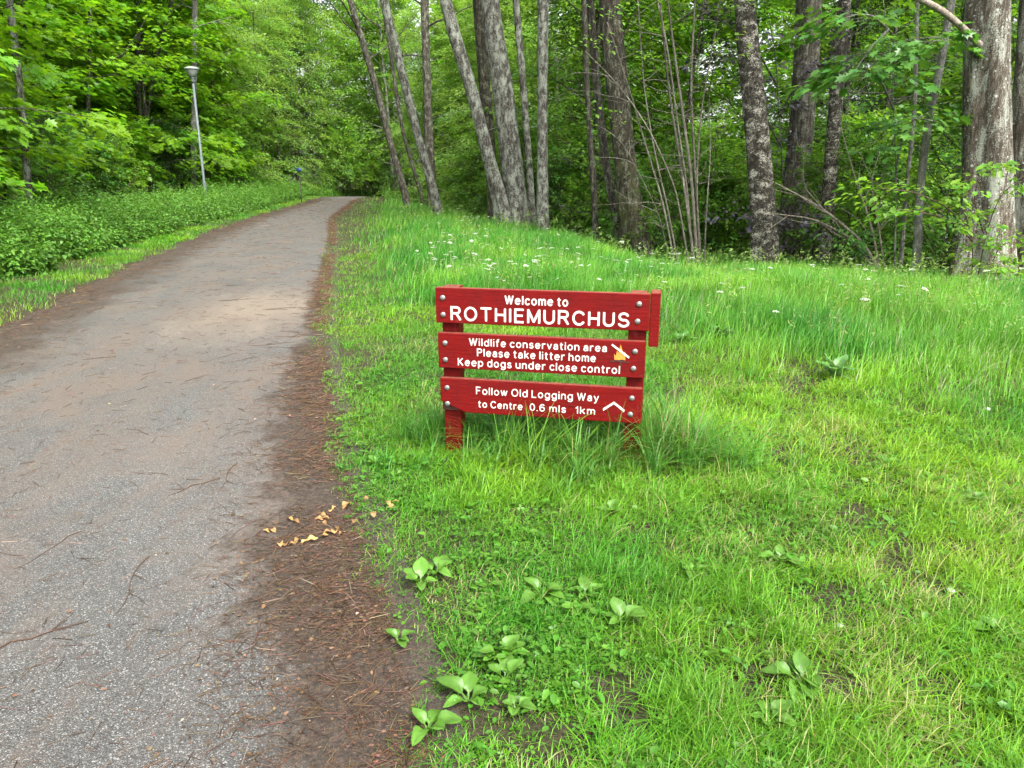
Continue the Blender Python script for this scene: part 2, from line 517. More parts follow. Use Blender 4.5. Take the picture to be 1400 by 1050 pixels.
def red_mat(name='red_painted_wood', k=1.0):
    m, nt, b = newmat(name)
    v = coords(nt, (1, 1, 14)); vo = coords(nt)
    gr = noise(nt, 5, 6, .7, v, .3); n2 = noise(nt, 6, 5, .7, vo); n3 = noise(nt, 60, 5, .7, coords(nt, (.3, 1, 2.5)))
    st = noise(nt, 40, 4, .6, coords(nt, (1, 1, .12)))
    c = ramp(nt, gr, [(.3, (.092 * k, .0026 * k, .0026 * k)), (.7, (.150 * k, .0044 * k, .0042 * k))])
    c = mix(nt, ramp(nt, n2, [(.46, g3(0)), (.72, g3(.7))]), c, (.07 * k, .005, .005))
    c = mix(nt, ramp(nt, mathn(nt, 'MULTIPLY', st, ramp(nt, n2, [(.3, g3(1.15)), (.6, g3(.8))])), [(.62, g3(0)), (.74, g3(.55))]), c, (.16, .035, .03))
    c = mix(nt, ramp(nt, n3, [(.66, g3(0)), (.71, g3(.7))]), c, (.20, .085, .055))
    c = mix(nt, ramp(nt, noise(nt, 25, 6, .75, vo), [(.62, g3(0)), (.72, g3(.6))]), c, (.035, .008, .006))
    nt.links.new(c, b.inputs['Base Color'])
    b.inputs['Specular IOR Level'].default_value = .10
    nt.links.new(ramp(nt, n2, [(.3, g3(.42)), (.7, g3(.75))]), b.inputs['Roughness'])
    bump(nt, b, mathn(nt, 'ADD', gr, mathn(nt, 'MULTIPLY', n3, .5)), .5, .006)
    return m
M['red'] = red_mat()
M['redpost'] = red_mat('red_painted_post', .85)
M['worn'] = plain('worn_board_top', (.15, .035, .018), .8, 0, .5, 45)

# ------------------------------------------------------------------ ground and path
gx = np.concatenate([np.linspace(-90, -14, 40), np.linspace(-13.7, 14, 150), np.linspace(14.5, 90, 40)])
gy = np.concatenate([np.linspace(-25, 0, 20), np.linspace(.15, 22, 150), np.linspace(22.5, 60, 76), np.linspace(62, 130, 24)])
X, Y = np.meshgrid(gx, gy)
inside = smooth(0, .15, xr(Y) - X + .1) * smooth(0, .3, X - xl(Y))
Z = height(X, Y) - .05 * inside
ny, nx = X.shape
idx = np.arange(ny * nx).reshape(ny, nx)
Q = np.stack([idx[:-1, :-1], idx[:-1, 1:], idx[1:, 1:], idx[1:, :-1]], -1).reshape(-1)
g = Geo(); g.add(np.stack([X, Y, Z], -1).reshape(-1, 3), Q, np.full(len(Q) // 4, 4))
tag(link('ground', g.mesh('ground', ground_mat(), tinted=False)), kind='structure')

ys = np.concatenate([np.arange(-5, 30, .2), np.arange(30, 76, .5)])
cs = np.linspace(0, 1, 25)
PX = xl(ys)[:, None] + (xr(ys) + .22 - xl(ys) + .1)[:, None] * cs - .1
PY = np.repeat(ys[:, None], 25, 1)
PZ = height(PX, PY) + .006 + .02 * np.sin(np.pi * cs)[None, :]
n_ = len(ys)
idx = np.arange(n_ * 25).reshape(n_, 25)
Q = np.stack([idx[:-1, :-1], idx[:-1, 1:], idx[1:, 1:], idx[1:, :-1]], -1).reshape(-1)
g = Geo(); g.add(np.stack([PX, PY, PZ], -1).reshape(-1, 3), Q, np.full(len(Q) // 4, 4))
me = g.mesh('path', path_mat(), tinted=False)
for nm, val in (('from_right', (xr(PY) - PX) * (1 + .45 * np.clip(PY - 3.4, 0, 14))), ('from_left', PX - xl(PY))):
    a = me.attributes.new(nm, 'FLOAT', 'POINT'); a.data.foreach_set('value', val.astype(np.float32).ravel())
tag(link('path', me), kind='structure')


def pathz(x, y):
    c = np.clip((x - xl(y) + .1) / (xr(y) + .22 - xl(y) + .1), 0, 1)
    return height(x, y) + .006 + .02 * np.sin(np.pi * c)

# ------------------------------------------------------------------ the welcome sign
SX, SY, SYAW, SL = -.4026, 3.92, .2018, 1.116
sign = link('welcome_sign', None, None, (SX, SY, 0))
sign.rotation_euler = (0, 0, -SYAW)       # local +X runs along the boards, -Y faces the viewer
tag(sign, 'red wooden sign of three boards on two posts, welcoming walkers in white lettering', 'sign')
TH = .042


def poly_board(name, outline, y0, y1, mat, parent, bev=.004, worn_top=True):
    bm = bmesh.new()
    f = [bm.verts.new((x, y0, z)) for x, z in outline]
    face = bm.faces.new(f)
    r = bmesh.ops.extrude_face_region(bm, geom=[face])
    bmesh.ops.translate(bm, verts=[v for v in r['geom'] if isinstance(v, bmesh.types.BMVert)], vec=(0, y1 - y0, 0))
    bmesh.ops.recalc_face_normals(bm, faces=bm.faces)
    bmesh.ops.bevel(bm, geom=list(bm.edges), offset=bev, segments=2, affect='EDGES', profile=.5)
    me = bpy.data.meshes.new(name); bm.to_mesh(me); bm.free()
    me.materials.append(mat); me.materials.append(M['worn'])
    top = max(z for x, z in outline)
    if worn_top:
        for p in me.polygons:
            if p.normal.z > .95 and p.center.z > top - .01: p.material_index = 1
    return link(name, me, parent)


def arc(cx, cy, rx, ry, a0, a1, n=14):
    return [(cx + rx * math.cos(R(a0 + (a1 - a0) * k / n)), cy + ry * math.sin(R(a0 + (a1 - a0) * k / n))) for k in range(n + 1)]


def ring(cx, cy, rx, ry): return arc(cx, cy, rx, ry, 90, 450, 28)
BOWL = ring(.3, .35, .3, .35)
# centre lines of routed letters: capitals run from 0 to 1, small letters to .7
GLYPH = {
    'W': (1.08, [[(0, 1), (.28, 0)], [(.28, 0), (.54, 1)], [(.54, 1), (.80, 0)], [(.80, 0), (1.08, 1)]]),
    'R': (.66, [[(0, 0), (0, 1), (.36, 1)] + arc(.38, .755, .245, .245, 85, -90) + [(.03, .51)], [(.36, .51), (.66, 0)]]),
    'O': (.84, [ring(.42, .5, .42, .5)]), 'T': (.74, [[(0, 1), (.74, 1)], [(.37, 1), (.37, 0)]]),
    'H': (.68, [[(0, 0), (0, 1)], [(.68, 0), (.68, 1)], [(0, .52), (.68, .52)]]), 'I': (0, [[(0, 0), (0, 1)]]),
    'E': (.58, [[(.58, 1), (0, 1), (0, 0), (.58, 0)], [(0, .52), (.52, .52)]]),
    'M': (.82, [[(0, 0), (0, 1)], [(0, 1), (.41, .06)], [(.41, .06), (.82, 1)], [(.82, 1), (.82, 0)]]),
    'U': (.68, [[(0, 1), (0, .36)] + arc(.34, .34, .34, .34, 184, 356, 18) + [(.68, .36), (.68, 1)]]),
    'C': (.76, [arc(.41, .5, .41, .5, 38, 322, 24)]),
    'S': (.66, [arc(.33, .74, .30, .26, 18, 265, 16) + arc(.33, .25, .33, .25, 82, -162, 16)]),
    'P': (.62, [[(0, 0), (0, 1), (.34, 1)] + arc(.36, .745, .26, .255, 85, -90) + [(.03, .49)]]),
    'K': (.66, [[(0, 0), (0, 1)], [(.62, 1), (0, .38)], [(.2, .56), (.66, 0)]]),
    'F': (.56, [[(0, 0), (0, 1), (.56, 1)], [(0, .52), (.48, .52)]]), 'L': (.54, [[(0, 1), (0, 0), (.54, 0)]]),
    'a': (.52, [arc(.27, .47, .23, .23, 165, 0, 10) + [(.50, .40), (.50, 0)], [(.47, .41), (.26, .38)] + arc(.20, .19, .20, .19, 90, 270, 10) + [(.30, .01), (.47, .14)]]),
    'c': (.52, [arc(.3, .35, .3, .35, 42, 318, 18)]), 'd': (.6, [BOWL, [(.6, 0), (.6, 1)]]),
    'e': (.6, [[(.03, .37), (.56, .37)], arc(.3, .35, .3, .35, 2, 318, 22)]),
    'f': (.34, [[(.36, 1), (.28, .99)] + arc(.28, .84, .14, .15, 100, 180, 6) + [(.14, .7), (.14, 0)], [(0, .7), (.34, .7)]]),
    'g': (.6, [BOWL, [(.6, .7), (.6, -.06)] + arc(.3, -.06, .3, .23, -6, -150, 10)]),
    'h': (.54, [[(0, 0), (0, 1)], [(0, .40)] + arc(.27, .43, .27, .27, 170, 0, 10) + [(.54, 0)]]),
    'i': (0, [[(0, 0), (0, .70)], [(0, .96), (0, 1.0)]]),
    'k': (.52, [[(0, 0), (0, 1)], [(.48, .7), (0, .27)], [(.16, .42), (.52, 0)]]), 'l': (0, [[(0, 0), (0, 1)]]),
    'm': (.88, [[(0, 0), (0, .7)], [(0, .42)] + arc(.22, .46, .22, .24, 170, 0, 9) + [(.44, 0)], [(.44, .42)] + arc(.66, .46, .22, .24, 170, 0, 9) + [(.88, 0)]]),
    'n': (.54, [[(0, 0), (0, .7)], [(0, .40)] + arc(.27, .43, .27, .27, 170, 0, 10) + [(.54, 0)]]), 'o': (.6, [BOWL]),
    'p': (.6, [BOWL, [(0, .7), (0, -.28)]]), 'r': (.34, [[(0, 0), (0, .7)], [(0, .38)] + arc(.28, .40, .28, .30, 172, 72, 8)]),
    's': (.48, [arc(.24, .525, .21, .175, 20, 265, 12) + arc(.24, .175, .235, .175, 82, -160, 12)]),
    't': (.34, [[(.13, .92), (.13, .2)] + arc(.30, .17, .17, .17, 180, 275, 6), [(0, .7), (.34, .7)]]),
    'u': (.54, [[(0, .7), (0, .29)] + arc(.27, .27, .27, .27, 182, 350, 10), [(.54, .7), (.54, 0)]]),
    'v': (.54, [[(0, .7), (.27, 0)], [(.27, 0), (.54, .7)]]),
    'w': (.84, [[(0, .7), (.22, 0)], [(.22, 0), (.42, .7)], [(.42, .7), (.62, 0)], [(.62, 0), (.84, .7)]]),
    'y': (.56, [[(0, .7), (.29, .02)], [(.56, .7), (.27, -.06), (.21, -.22), (.13, -.28), (.04, -.28)]]),
    '0': (.58, [ring(.29, .5, .29, .5)]), '1': (.22, [[(0, .76), (.22, 1), (.22, 0)]]),
    '6': (.60, [ring(.3, .3, .3, .3), arc(.33, .52, .33, .48, 48, 180, 10) + [(0, .3)]]), '.': (0, [[(0, 0), (0, .03)]]),
}


def stroke(bm, pts, half, depth):
    P = np.array(pts, float)
    closed = np.linalg.norm(P[0] - P[-1]) < 1e-6
    if closed: P = P[:-1]
    n = len(P)
    if closed:
        t0 = unit(P - np.roll(P, 1, 0)); t1 = unit(np.roll(P, -1, 0) - P)
    else:
        d = unit(np.diff(P, axis=0)); t0 = np.vstack([d[:1], d]); t1 = np.vstack([d, d[-1:]])
    m = unit(t0 + t1); nm = np.stack([-m[:, 1], m[:, 0]], 1)
    k = np.minimum(1 / np.maximum(.35, (m * t1).sum(1)), 1.8)[:, None]
    Lp = P + nm * half * k; Rp = P - nm * half * k
    def vv(p, y): return bm.verts.new((p[0], y, p[1]))
    lf = [vv(p, -depth) for p in Lp]; rf = [vv(p, -depth) for p in Rp]
    m_ = n if closed else n - 1
    for i in range(m_): bm.faces.new((lf[i], lf[(i + 1) % n], rf[(i + 1) % n], rf[i]))
    def wall(front, pl):
        bk = [vv(p, .0004) for p in pl]
        for i in range(len(pl) if closed else len(pl) - 1):
            j = (i + 1) % len(pl); bm.faces.new((front[i], front[j], bk[j], bk[i]))
    if closed: wall(lf, Lp); wall(rf, Rp)
    else:
        def cap(c, t, a_):          # a softly rounded end between the two sides
            b0 = math.atan2(t[1], t[0])
            return [c + half * np.array([math.cos(b0 + q), math.sin(b0 + q)]) * (1 if abs(q) < 1.5 else 1) for q in a_]
        e1 = [P[-1] + t1[-1] * half * .55 + nm[-1] * half * .75, P[-1] + t1[-1] * half * .55 - nm[-1] * half * .75]
        e0 = [P[0] - t0[0] * half * .55 - nm[0] * half * .75, P[0] - t0[0] * half * .55 + nm[0] * half * .75]
        f1 = [vv(p, -depth) for p in e1]; f0 = [vv(p, -depth) for p in e0]
        bm.faces.new((lf[-1], f1[0], f1[1], rf[-1])); bm.faces.new((rf[0], f0[0], f0[1], lf[0]))
        loop_v = lf + f1 + rf[::-1] + f0; loop_p = list(Lp) + e1 + list(Rp[::-1]) + e0
        closed = True
        wall(loop_v, loop_p)


def lettering(lines, parent, mat):
    """lines: (text, x0, x1, baseline z, capital height, stroke width over capital height); each word is a part"""
    for s, x0, x1, zb, cap, sw in lines:
        unit_ = cap * (1 - sw); gap = .24
        x = 0; place = []; word = 0
        for ch in s:
            if ch == ' ': x += .36; word += 1; continue
            w_, st = GLYPH[ch]; place.append((word, x, st)); x += w_ + sw + gap
        total = x - gap - sw
        half = cap * sw / 2
        kx = (x1 - x0 - 2 * half) / total
        q = 0
        for wd_ in range(word + 1):
            bm = bmesh.new()
            for w2, gx_, st in place:
                if w2 != wd_: continue
                for pl in st:
                    q += 1
                    stroke(bm, [(x0 + half + (gx_ + a_) * kx, zb + half + b_ * unit_) for a_, b_ in pl], half, .0014 + .00014 * (q % 5))
            bmesh.ops.recalc_face_normals(bm, faces=bm.faces)
            me = bpy.data.meshes.new('lettering'); bm.to_mesh(me); bm.free(); me.materials.append(mat)
            link('lettering', me, parent)


def flat_shape(name, polys, parent, mat, y=-.0018, th=.0012):
    bm = bmesh.new()
    for pl in polys:
        f = bm.faces.new([bm.verts.new((x, y, z)) for x, z in pl])
        r = bmesh.ops.extrude_face_region(bm, geom=[f])
        bmesh.ops.translate(bm, verts=[v for v in r['geom'] if isinstance(v, bmesh.types.BMVert)], vec=(0, th, 0))
    bmesh.ops.recalc_face_normals(bm, faces=bm.faces)
    me = bpy.data.meshes.new(name); bm.to_mesh(me); bm.free(); me.materials.append(mat)
    return link(name, me, parent)


def bolt_mesh():
    bm = bmesh.new()
    prof = [(.0145, 0), (.0145, -.003), (.0125, -.0062), (.008, -.0085), (.003, -.0093)]
    rings = []
    for r_, y_ in prof:
        rings.append([bm.verts.new((r_ * math.cos(k * math.pi / 9), y_, r_ * math.sin(k * math.pi / 9))) for k in range(18)])
    for a_, b_ in zip(rings, rings[1:]):
        for k in range(18): bm.faces.new((a_[k], a_[(k + 1) % 18], b_[(k + 1) % 18], b_[k]))
    bm.faces.new(rings[-1]); bmesh.ops.recalc_face_normals(bm, faces=bm.faces)
    me = bpy.data.meshes.new('bolt'); bm.to_mesh(me); bm.free(); me.materials.append(M['bolt'])
    for p in me.polygons: p.use_smooth = True
    return me
BOLT = bolt_mesh()

BO = [(.948, .760), (.7046, .512), (.4539, .2643)]      # top and bottom of each board
XL = [-.003, .004, .010]; XR = [1.116, 1.106, 1.100]
boards = []
for k, ((zt, zb), x0, x1) in enumerate(zip(BO, XL, XR)):
    if k < 2:
        out = [(x0, zb), (x1, zb), (x1, zt), (x0, zt)]
    else:                                                # broken lower left corner
        out = [(x0 + .14, zb), (x1, zb), (x1, zt), (x0, zt), (x0, zb + .058), (x0 + .035, zb + .050), (x0 + .06, zb + .034), (x0 + .10, zb + .016)]
    bd = poly_board('board', out, 0, TH, M['red'], sign)
    boards.append(bd)
    Lb, Hb = x1 - x0, zt - zb
    for (u, v) in ((.036, .28), (.036, .76), (.952, .27), (.948, .74)):
        o = link('bolt', BOLT, bd, (x0 + u * Lb, .0003, zt - v * Hb)); o.rotation_euler = (0, random.random() * 6, 0)
gap_fill = poly_board('dark_gap_fill', [(XL[2] + .004, .267), (XL[2] + .135, .267), (XL[2] + .10, .285), (XL[2] + .06, .30), (XL[2] + .004, .318)], .022, TH - .002, M['black'], boards[2], .001, False)  # black piece in the rotted notch, its colour stands for the gap's darkness
gap_fill['label'] = 'black fill in the broken rotted corner, painted for the dark gap behind it'
boards[2]['label'] = 'lowest red board with a broken lower left corner'


def ln(k, s, u0, u1, v_top, v_bot, bold):
    x0, x1 = XL[k], XR[k]; zt, zb = BO[k]
    return (s, x0 + u0 * (x1 - x0), x0 + u1 * (x1 - x0), zt - v_bot * (zt - zb), (v_bot - v_top) * (zt - zb), bold)

lettering([ln(0, 'Welcome to', .335, .632, .15, .41, .155), ln(0, 'ROTHIEMURCHUS', .073, .912, .51, .92, .148)], boards[0], M['white'])
lettering([ln(1, 'Wildlife conservation area', .157, .822, .105, .325, .142), ln(1, 'Please take litter home', .196, .772, .39, .62, .142),
                        ln(1, 'Keep dogs under close control', .099, .886, .685, .915, .142)], boards[1], M['white'])
lettering([ln(2, 'Follow Old Logging Way', .185, .795, .20, .43, .135), ln(2, 'to Centre', .195, .421, .60, .82, .135),
                        ln(2, '0.6 mls', .457, .637, .60, .82, .135), ln(2, '1km', .683, .779, .60, .82, .135)], boards[2], M['white'])


def uv(k, pts):
    x0, x1 = XL[k], XR[k]; zt, zb = BO[k]
    return [(x0 + u * (x1 - x0), zt - v * (zt - zb)) for u, v in pts]

flat_shape('arrow', [uv(2, [(.816, .62), (.868, .40), (.868, .47), (.818, .69)]), uv(2, [(.868, .40), (.920, .62), (.918, .69), (.868, .47)])], boards[2], M['white'])
sym = flat_shape('campfire_symbol', [uv(1, [(.858, .52), (.856, .36), (.864, .42), (.869, .27), (.877, .33), (.884, .09), (.893, .25), (.898, .34), (.906, .29), (.909, .52)])], boards[1], M['flame'])
flat_shape('firewood', [uv(1, [(.838, .56), (.90, .50), (.902, .53), (.84, .59)]), uv(1, [(.868, .545), (.93, .56), (.93, .59), (.868, .575)]), uv(1, [(.884, .58), (.890, .58), (.890, .68), (.884, .68)])], sym, M['black'], -.0024)
flat_shape('strike_bar', [uv(1, [(.842, .13), (.846, .085), (.928, .42), (.924, .47)])], sym, M['white'], -.0036)
for x0, x1 in ((.018, .112), (1.012, 1.102)):
    o = poly_board('post', [(x0, -.25), (x1, -.25), (x1, .946), (x0, .946)], TH + .001, TH + .096, M['redpost'], sign, .004)
# edge-on board fixed to the outer side of the right post, running back from it
bm = bmesh.new()
bmesh.ops.create_cube(bm, size=1)
bmesh.ops.scale(bm, vec=(.05, .13, .275), verts=bm.verts)
bmesh.ops.translate(bm, vec=(1.142, .085, .813), verts=bm.verts)
bmesh.ops.bevel(bm, geom=list(bm.edges), offset=.004, segments=2, affect='EDGES', profile=.5)
me = bpy.data.meshes.new('side_board'); bm.to_mesh(me); bm.free(); me.materials.append(M['red']); me.materials.append(M['worn'])
for p in me.polygons:
    if p.normal.z > .95: p.material_index = 1
sb = link('side_board', me, sign); sb['label'] = 'board seen edge-on, fixed to the side of the right post'

# ------------------------------------------------------------------ grass
SOILS = [(ground(*p)[:2], r) for p, r in (((850, 960), .17), (790, 1000) and ((770, 1015), .13), ((1290, 810), .11), ((1150, 950), .12), ((1160, 690), .12), ((975, 885), .08), ((620, 965), .09), ((690, 985), .10), ((1230, 780), .09))]
LH = np.array([math.cos(-SYAW), math.sin(-SYAW)])
POSTS = [np.array([SX, SY]) + LH * a for a in (.07, 1.06)]


def tall(x, y):
    s = y + .7 * x + (fbm(x, y, .9) - .5) * 3.0
    return smooth(7.0, 9.6, s) * smooth(.5, 2.4, x - xr(y))


def lawn_density(x, y):
    e = x - xr(y) + (fbm(x, y, 3.0) - .5) * .35
    d = smooth(-.01, .22, e + .16 * smooth(5, 13, y))
    left = xl(y) - x + (fbm(x + 9, y, 2.2) - .5) * .6
    d = np.maximum(d, smooth(.02, .4, left) * .9)
    b = np.ones_like(d)
    for (c, r_) in SOILS:
        q = np.hypot(x - c[0], (y - c[1])) + (fbm(x, y, 9) - .5) * .2
        b = np.minimum(b, .14 + .86 * smooth(r_ * .55, r_ * 1.1, q))
    patch = smooth(.26, .42, fbm(x + 40, y - 7, 2.6, 4))
    return d * b * (.25 + .75 * patch)


def blades(geo, P, H, W, az, lean, tint, seg=3):
    n = len(P)
    d = np.stack([np.cos(az), np.sin(az), np.zeros(n)], 1)
    sd_ = np.stack([-np.sin(az + .5), np.cos(az + .5), np.zeros(n)], 1)
    lv = [0, .4, .75, 1.0] if seg == 3 else [0, .55, 1.0]
    wv = [.8, 1.0, .7] if seg == 3 else [1, .8]
    V = []
    for t, ww in zip(lv[:-1], wv):
        c = P + d * (lean * t ** 2)[:, None] * H[:, None]
        c = c + np.array([0, 0, 1.0]) * (H * (t - .35 * lean * t * t))[:, None]
        V += [c - sd_ * (W * ww / 2)[:, None], c + sd_ * (W * ww / 2)[:, None]]
    V.append(P + d * (lean * H)[:, None] + np.array([0, 0, 1.0]) * (H * (1 - .35 * lean))[:, None])
    V = np.stack(V, 1)
    k = V.shape[1]
    Fs = [(0, 1, 3, 2), (2, 3, 5, 4), (4, 5, 6)] if seg == 3 else [(0, 1, 3, 2), (2, 3, 4)]
    lp = np.concatenate([np.array(f) for f in Fs]); ct = np.array([len(f) for f in Fs])
    L = (lp[None] + (np.arange(n) * k)[:, None]).ravel()
    geo.add(V.reshape(-1, 3), L, np.tile(ct, n), np.repeat(tint, k, 0))


def grass_tint(x, y, n, dry=.06):
    v = .68 + .6 * rng.random(n)
    yel = np.clip((fbm(x, y, 1.1, 4) - .5) * 2.4 + .5 + (rng.random(n) - .5) * .6, 0, 1.3)
    v = v * (.78 + .4 * fbm(x + 31, y + 5, 2.4, 3)) * (.85 + .35 * yel)
    t = np.stack([v * (.62 + .80 * yel), v * (.92 + .12 * yel), v * (1.1 - .1 * yel + .6 * rng.random(n))], 1)
    dr = rng.random(n) < dry * (.3 + 2.6 * smooth(.48, .72, fbm(x + 11, y + 60, 1.5, 3)))
    k = dr.sum()
    b_ = .7 + .6 * rng.random(k)
    t[dr] = np.stack([3.0 * b_, 1.1 * b_, (8 + 4 * rng.random(k)) * b_], 1)
    return t


def zone(n, y0, y1, xa, xb, powr=1.0):
    """random ground points in the visible fan between two distances"""
    u = rng.random(n)
    y = (y0 ** (1 - powr) + u * (y1 ** (1 - powr) - y0 ** (1 - powr))) ** (1 / (1 - powr)) if powr != 1 else y0 * (y1 / y0) ** u
    lo, hi = xa(y), xb(y)
    x = lo + rng.random(n) * (hi - lo)
    return x, y

right_hi = lambda y: .82 * y + 2.3
short = Geo(); tallg = Geo()
# lawn and verge
for (n, y0, y1, hk, wk) in ((220000, 1.0, 3.4, 1, 1.0), (215000, 3.2, 7.5, 1.05, 1.25), (135000, 7, 14, 1.15, 2.0), (70000, 13, 34, 1.3, 3.6), (24000, 33, 62, 1.6, 8)):
    x, y = zone(n, y0, y1, lambda y: xr(y) - .2, right_hi, 1.3)
    keep = (rng.random(n) < lawn_density(x, y) * (1 - .85 * tall(x, y))) & (y < yedge(x) + .8)
    x, y = x[keep], y[keep]; n = len(x)
    clump = fbm(x, y, 5.5, 2)
    H = (.014 + .065 * clump ** 2 + .05 * rng.random(n) ** 5) * hk * (.75 + .7 * smooth(.1, .8, x - xr(y)))
    W = (.0022 + .0020 * rng.random(n)) * wk
    blades(short, np.stack([x, y, height(x, y) - .004], 1), H, W, rng.random(n) * 6.28, .2 + 1.3 * rng.random(n), grass_tint(x, y, n, .11), 3 if y0 < 6 else 2)
# left verge
for (n, y0, y1, wk) in ((30000, 1.0, 4.6, 1.4), (60000, 4.5, 16, 1.8), (40000, 15, 50, 4)):
    x, y = zone(n, y0, y1, lambda y: xl(y) - 1.5, lambda y: xl(y) + .05, 1.2)
    keep = rng.random(n) < lawn_density(x, y) * (.25 + .75 * smooth(.36, .56, fbm(x, y + 30, .8)))
    x, y = x[keep], y[keep]; n = len(x)
    blades(short, np.stack([x, y, height(x, y) - .004], 1), .03 + .09 * rng.random(n) ** 2, (.003 + .002 * rng.random(n)) * wk, rng.random(n) * 6.28, .2 + .8 * rng.random(n), grass_tint(x, y, n, .08), 2)
tag(link('short_grass', short.mesh('short_grass', M['grass'])), 'short bright green trodden lawn beside the asphalt path', 'grass', kind='stuff')
# meadow
for (n, y0, y1, wk, seg) in ((105000, 4.2, 9, 1.2, 3), (165000, 8.5, 16, 1.9, 3), (90000, 15, 34, 3.4, 2), (14000, 33, 56, 6, 2)):
    x, y = zone(n, y0, y1, lambda y: xr(y) + .4, right_hi, 1.2)
    tl = tall(x, y)
    keep = (rng.random(n) < tl * (.35 + .65 * smooth(.3, .55, fbm(x, y, 1.3)))) & (y < yedge(x) + 1.6)
    x, y, tl = x[keep], y[keep], tl[keep]; n = len(x)
    H = (.10 + .38 * fbm(x + 3, y, 1.4) ** 1.3 + .22 * rng.random(n) ** 1.5) * (.40 + .52 * tl)
    W = (.0032 + .0026 * rng.random(n)) * wk
    az = rng.normal(.6, 1.6, n)
    blades(tallg, np.stack([x, y, height(x, y) - .004], 1), H, W, az, .15 + .75 * rng.random(n), grass_tint(x, y, n, .04) * np.array([.84, .95, 1.3]), seg)
n = 5200
x, y = zone(n, 4.5, 30, lambda y: xr(y) + .5, right_hi, 1.3)
keep = (rng.random(n) < tall(x, y) * smooth(.35, .6, fbm(x + 5, y, 1.1))) & (y < yedge(x) + 1)
x, y = x[keep], y[keep]; n = len(x)
H = .32 + .30 * rng.random(n); az = rng.normal(.4, 1.2, n); ln_ = .1 + .45 * rng.random(n)
b_ = (.8 + .5 * rng.random(n))[:, None]
P = np.stack([x, y, height(x, y)], 1)
blades(tallg, P, H, .0028 * np.sqrt(y / 5), az, ln_, np.array([1.7, 1.05, 4.0]) * b_, 3)
tip = P + np.stack([np.cos(az), np.sin(az), np.zeros(n)], 1) * (ln_ * H)[:, None] + np.array([0, 0, 1.0]) * (H * (1 - .35 * ln_))[:, None]
for q in range(5):
    o = rng.normal(0, 1, (n, 3)) * np.array([.012, .012, .03])
    f = np.stack([np.cos(az), np.sin(az), .3 * np.ones(n)], 1) + rng.normal(0, .6, (n, 3))
    tallg.scatter(SLIM, tip + o, frames(f, rng.normal(0, 1, (n, 3))) * (.030 + .02 * rng.random(n))[:, None, None] * np.sqrt(y / 8)[:, None, None], np.array([1.9, 1.0, 6.0]) * b_)
tag(link('meadow_grass', tallg.mesh('meadow_grass', M['grass'])), 'tall green meadow grass growing up to the edge of the wood', 'grass', kind='stuff')
# long tufts round the sign posts
tuft = Geo()
for n, c, s, hk in ((800, POSTS[0] + (.05, .16), .14, .85), (1900, POSTS[1] + (.20, .04), .20, 1.05), (260, POSTS[1] + (-.14, -.10), .10, .5), (2900, POSTS[0] + LH * .55 + (0, .22), .34, .95), (900, POSTS[0] + LH * .5 + (0, -.05), .32, .55), (420, POSTS[1] + (.45, -.05), .16, .6), (250, POSTS[0] + (-.02, -.12), .12, .35)):
    cl = rng.normal(0, 1, (max(10, n // 22), 2)) * (s, s * .6) + c
    k = rng.integers(0, len(cl), n)
    xy = cl[k] + rng.normal(0, .028, (n, 2))
    for pc, wdt in ((POSTS[0], .10), (POSTS[1], .08)):      # worn bare in front of the posts
        dd = xy - pc; a_ = dd @ LH; b_ = dd @ np.array([-LH[1], LH[0]])
        ok = ~((np.abs(a_) < wdt) & (b_ < .06)); xy, k = xy[ok], k[ok]
    n = len(xy)
    out = rng.random(n) * 6.28
    hc = (.45 + .75 * rng.random(len(cl)))[k]
    H = (.16 + .26 * rng.random(n)) * hk * hc
    t = grass_tint(xy[:, 0], xy[:, 1], n, .08)
    t = np.where(t[:, :1] > 1.9, t * .75, t * np.array([.70, .80, 2.0]))
    blades(tuft, np.column_stack([xy, height(xy[:, 0], xy[:, 1]) - .004]), H, .0035 + .0045 * rng.random(n), out, .2 + 1.15 * rng.random(n) ** 1.2, t, 3)
tag(link('long_grass', tuft.mesh('long_grass', M['grass'])), 'long dark uncut grass grown up round the sign posts', 'grass', kind='stuff')
# small ground leaves in the lawn
wd = Geo()
for n, y0, y1, sc in ((44000, 1.0, 4.2, 1.1), (20000, 4, 9, 1.3), (6000, 8, 20, 1.7)):
    x, y = zone(n, y0, y1, lambda y: xr(y) - .05, right_hi, 1.3)
    m_ = smooth(.46, .60, fbm(x + 70, y, 2.0, 4)) * .95 + .10
    keep = rng.random(n) < m_ * smooth(.05, .5, lawn_density(x, y)) * (1 - .6 * tall(x, y))
    x, y = x[keep], y[keep]; n = len(x)
    z = height(x, y) + .012 + .045 * rng.random(n) ** 1.5
    f = np.stack([np.cos(a_ := rng.random(n) * 6.28), np.sin(a_), rng.normal(0, .25, n)], 1)
    Mx = frames(f, np.tile([0, 0, 1.0], (n, 1)) + rng.normal(0, .25, (n, 3))) * ((.007 + .010 * rng.random(n)) * sc)[:, None, None]
    v = .7 + .55 * rng.random(n)
    h2 = n * 2 // 3
    tn = np.stack([v * (.8 + .4 * rng.random(n)), v, v], 1)
    wd.scatter(CLOVER, np.stack([x, y, z], 1)[:h2], Mx[:h2], tn[:h2])
    wd.scatter(OVAL, np.stack([x, y, z], 1)[h2:], Mx[h2:] * 2.2, tn[h2:])
tag(link('ground_weeds', wd.mesh('ground_weeds', M['weed'])), 'small clover and buttercup leaves spread through the lawn', 'ground cover', kind='stuff')

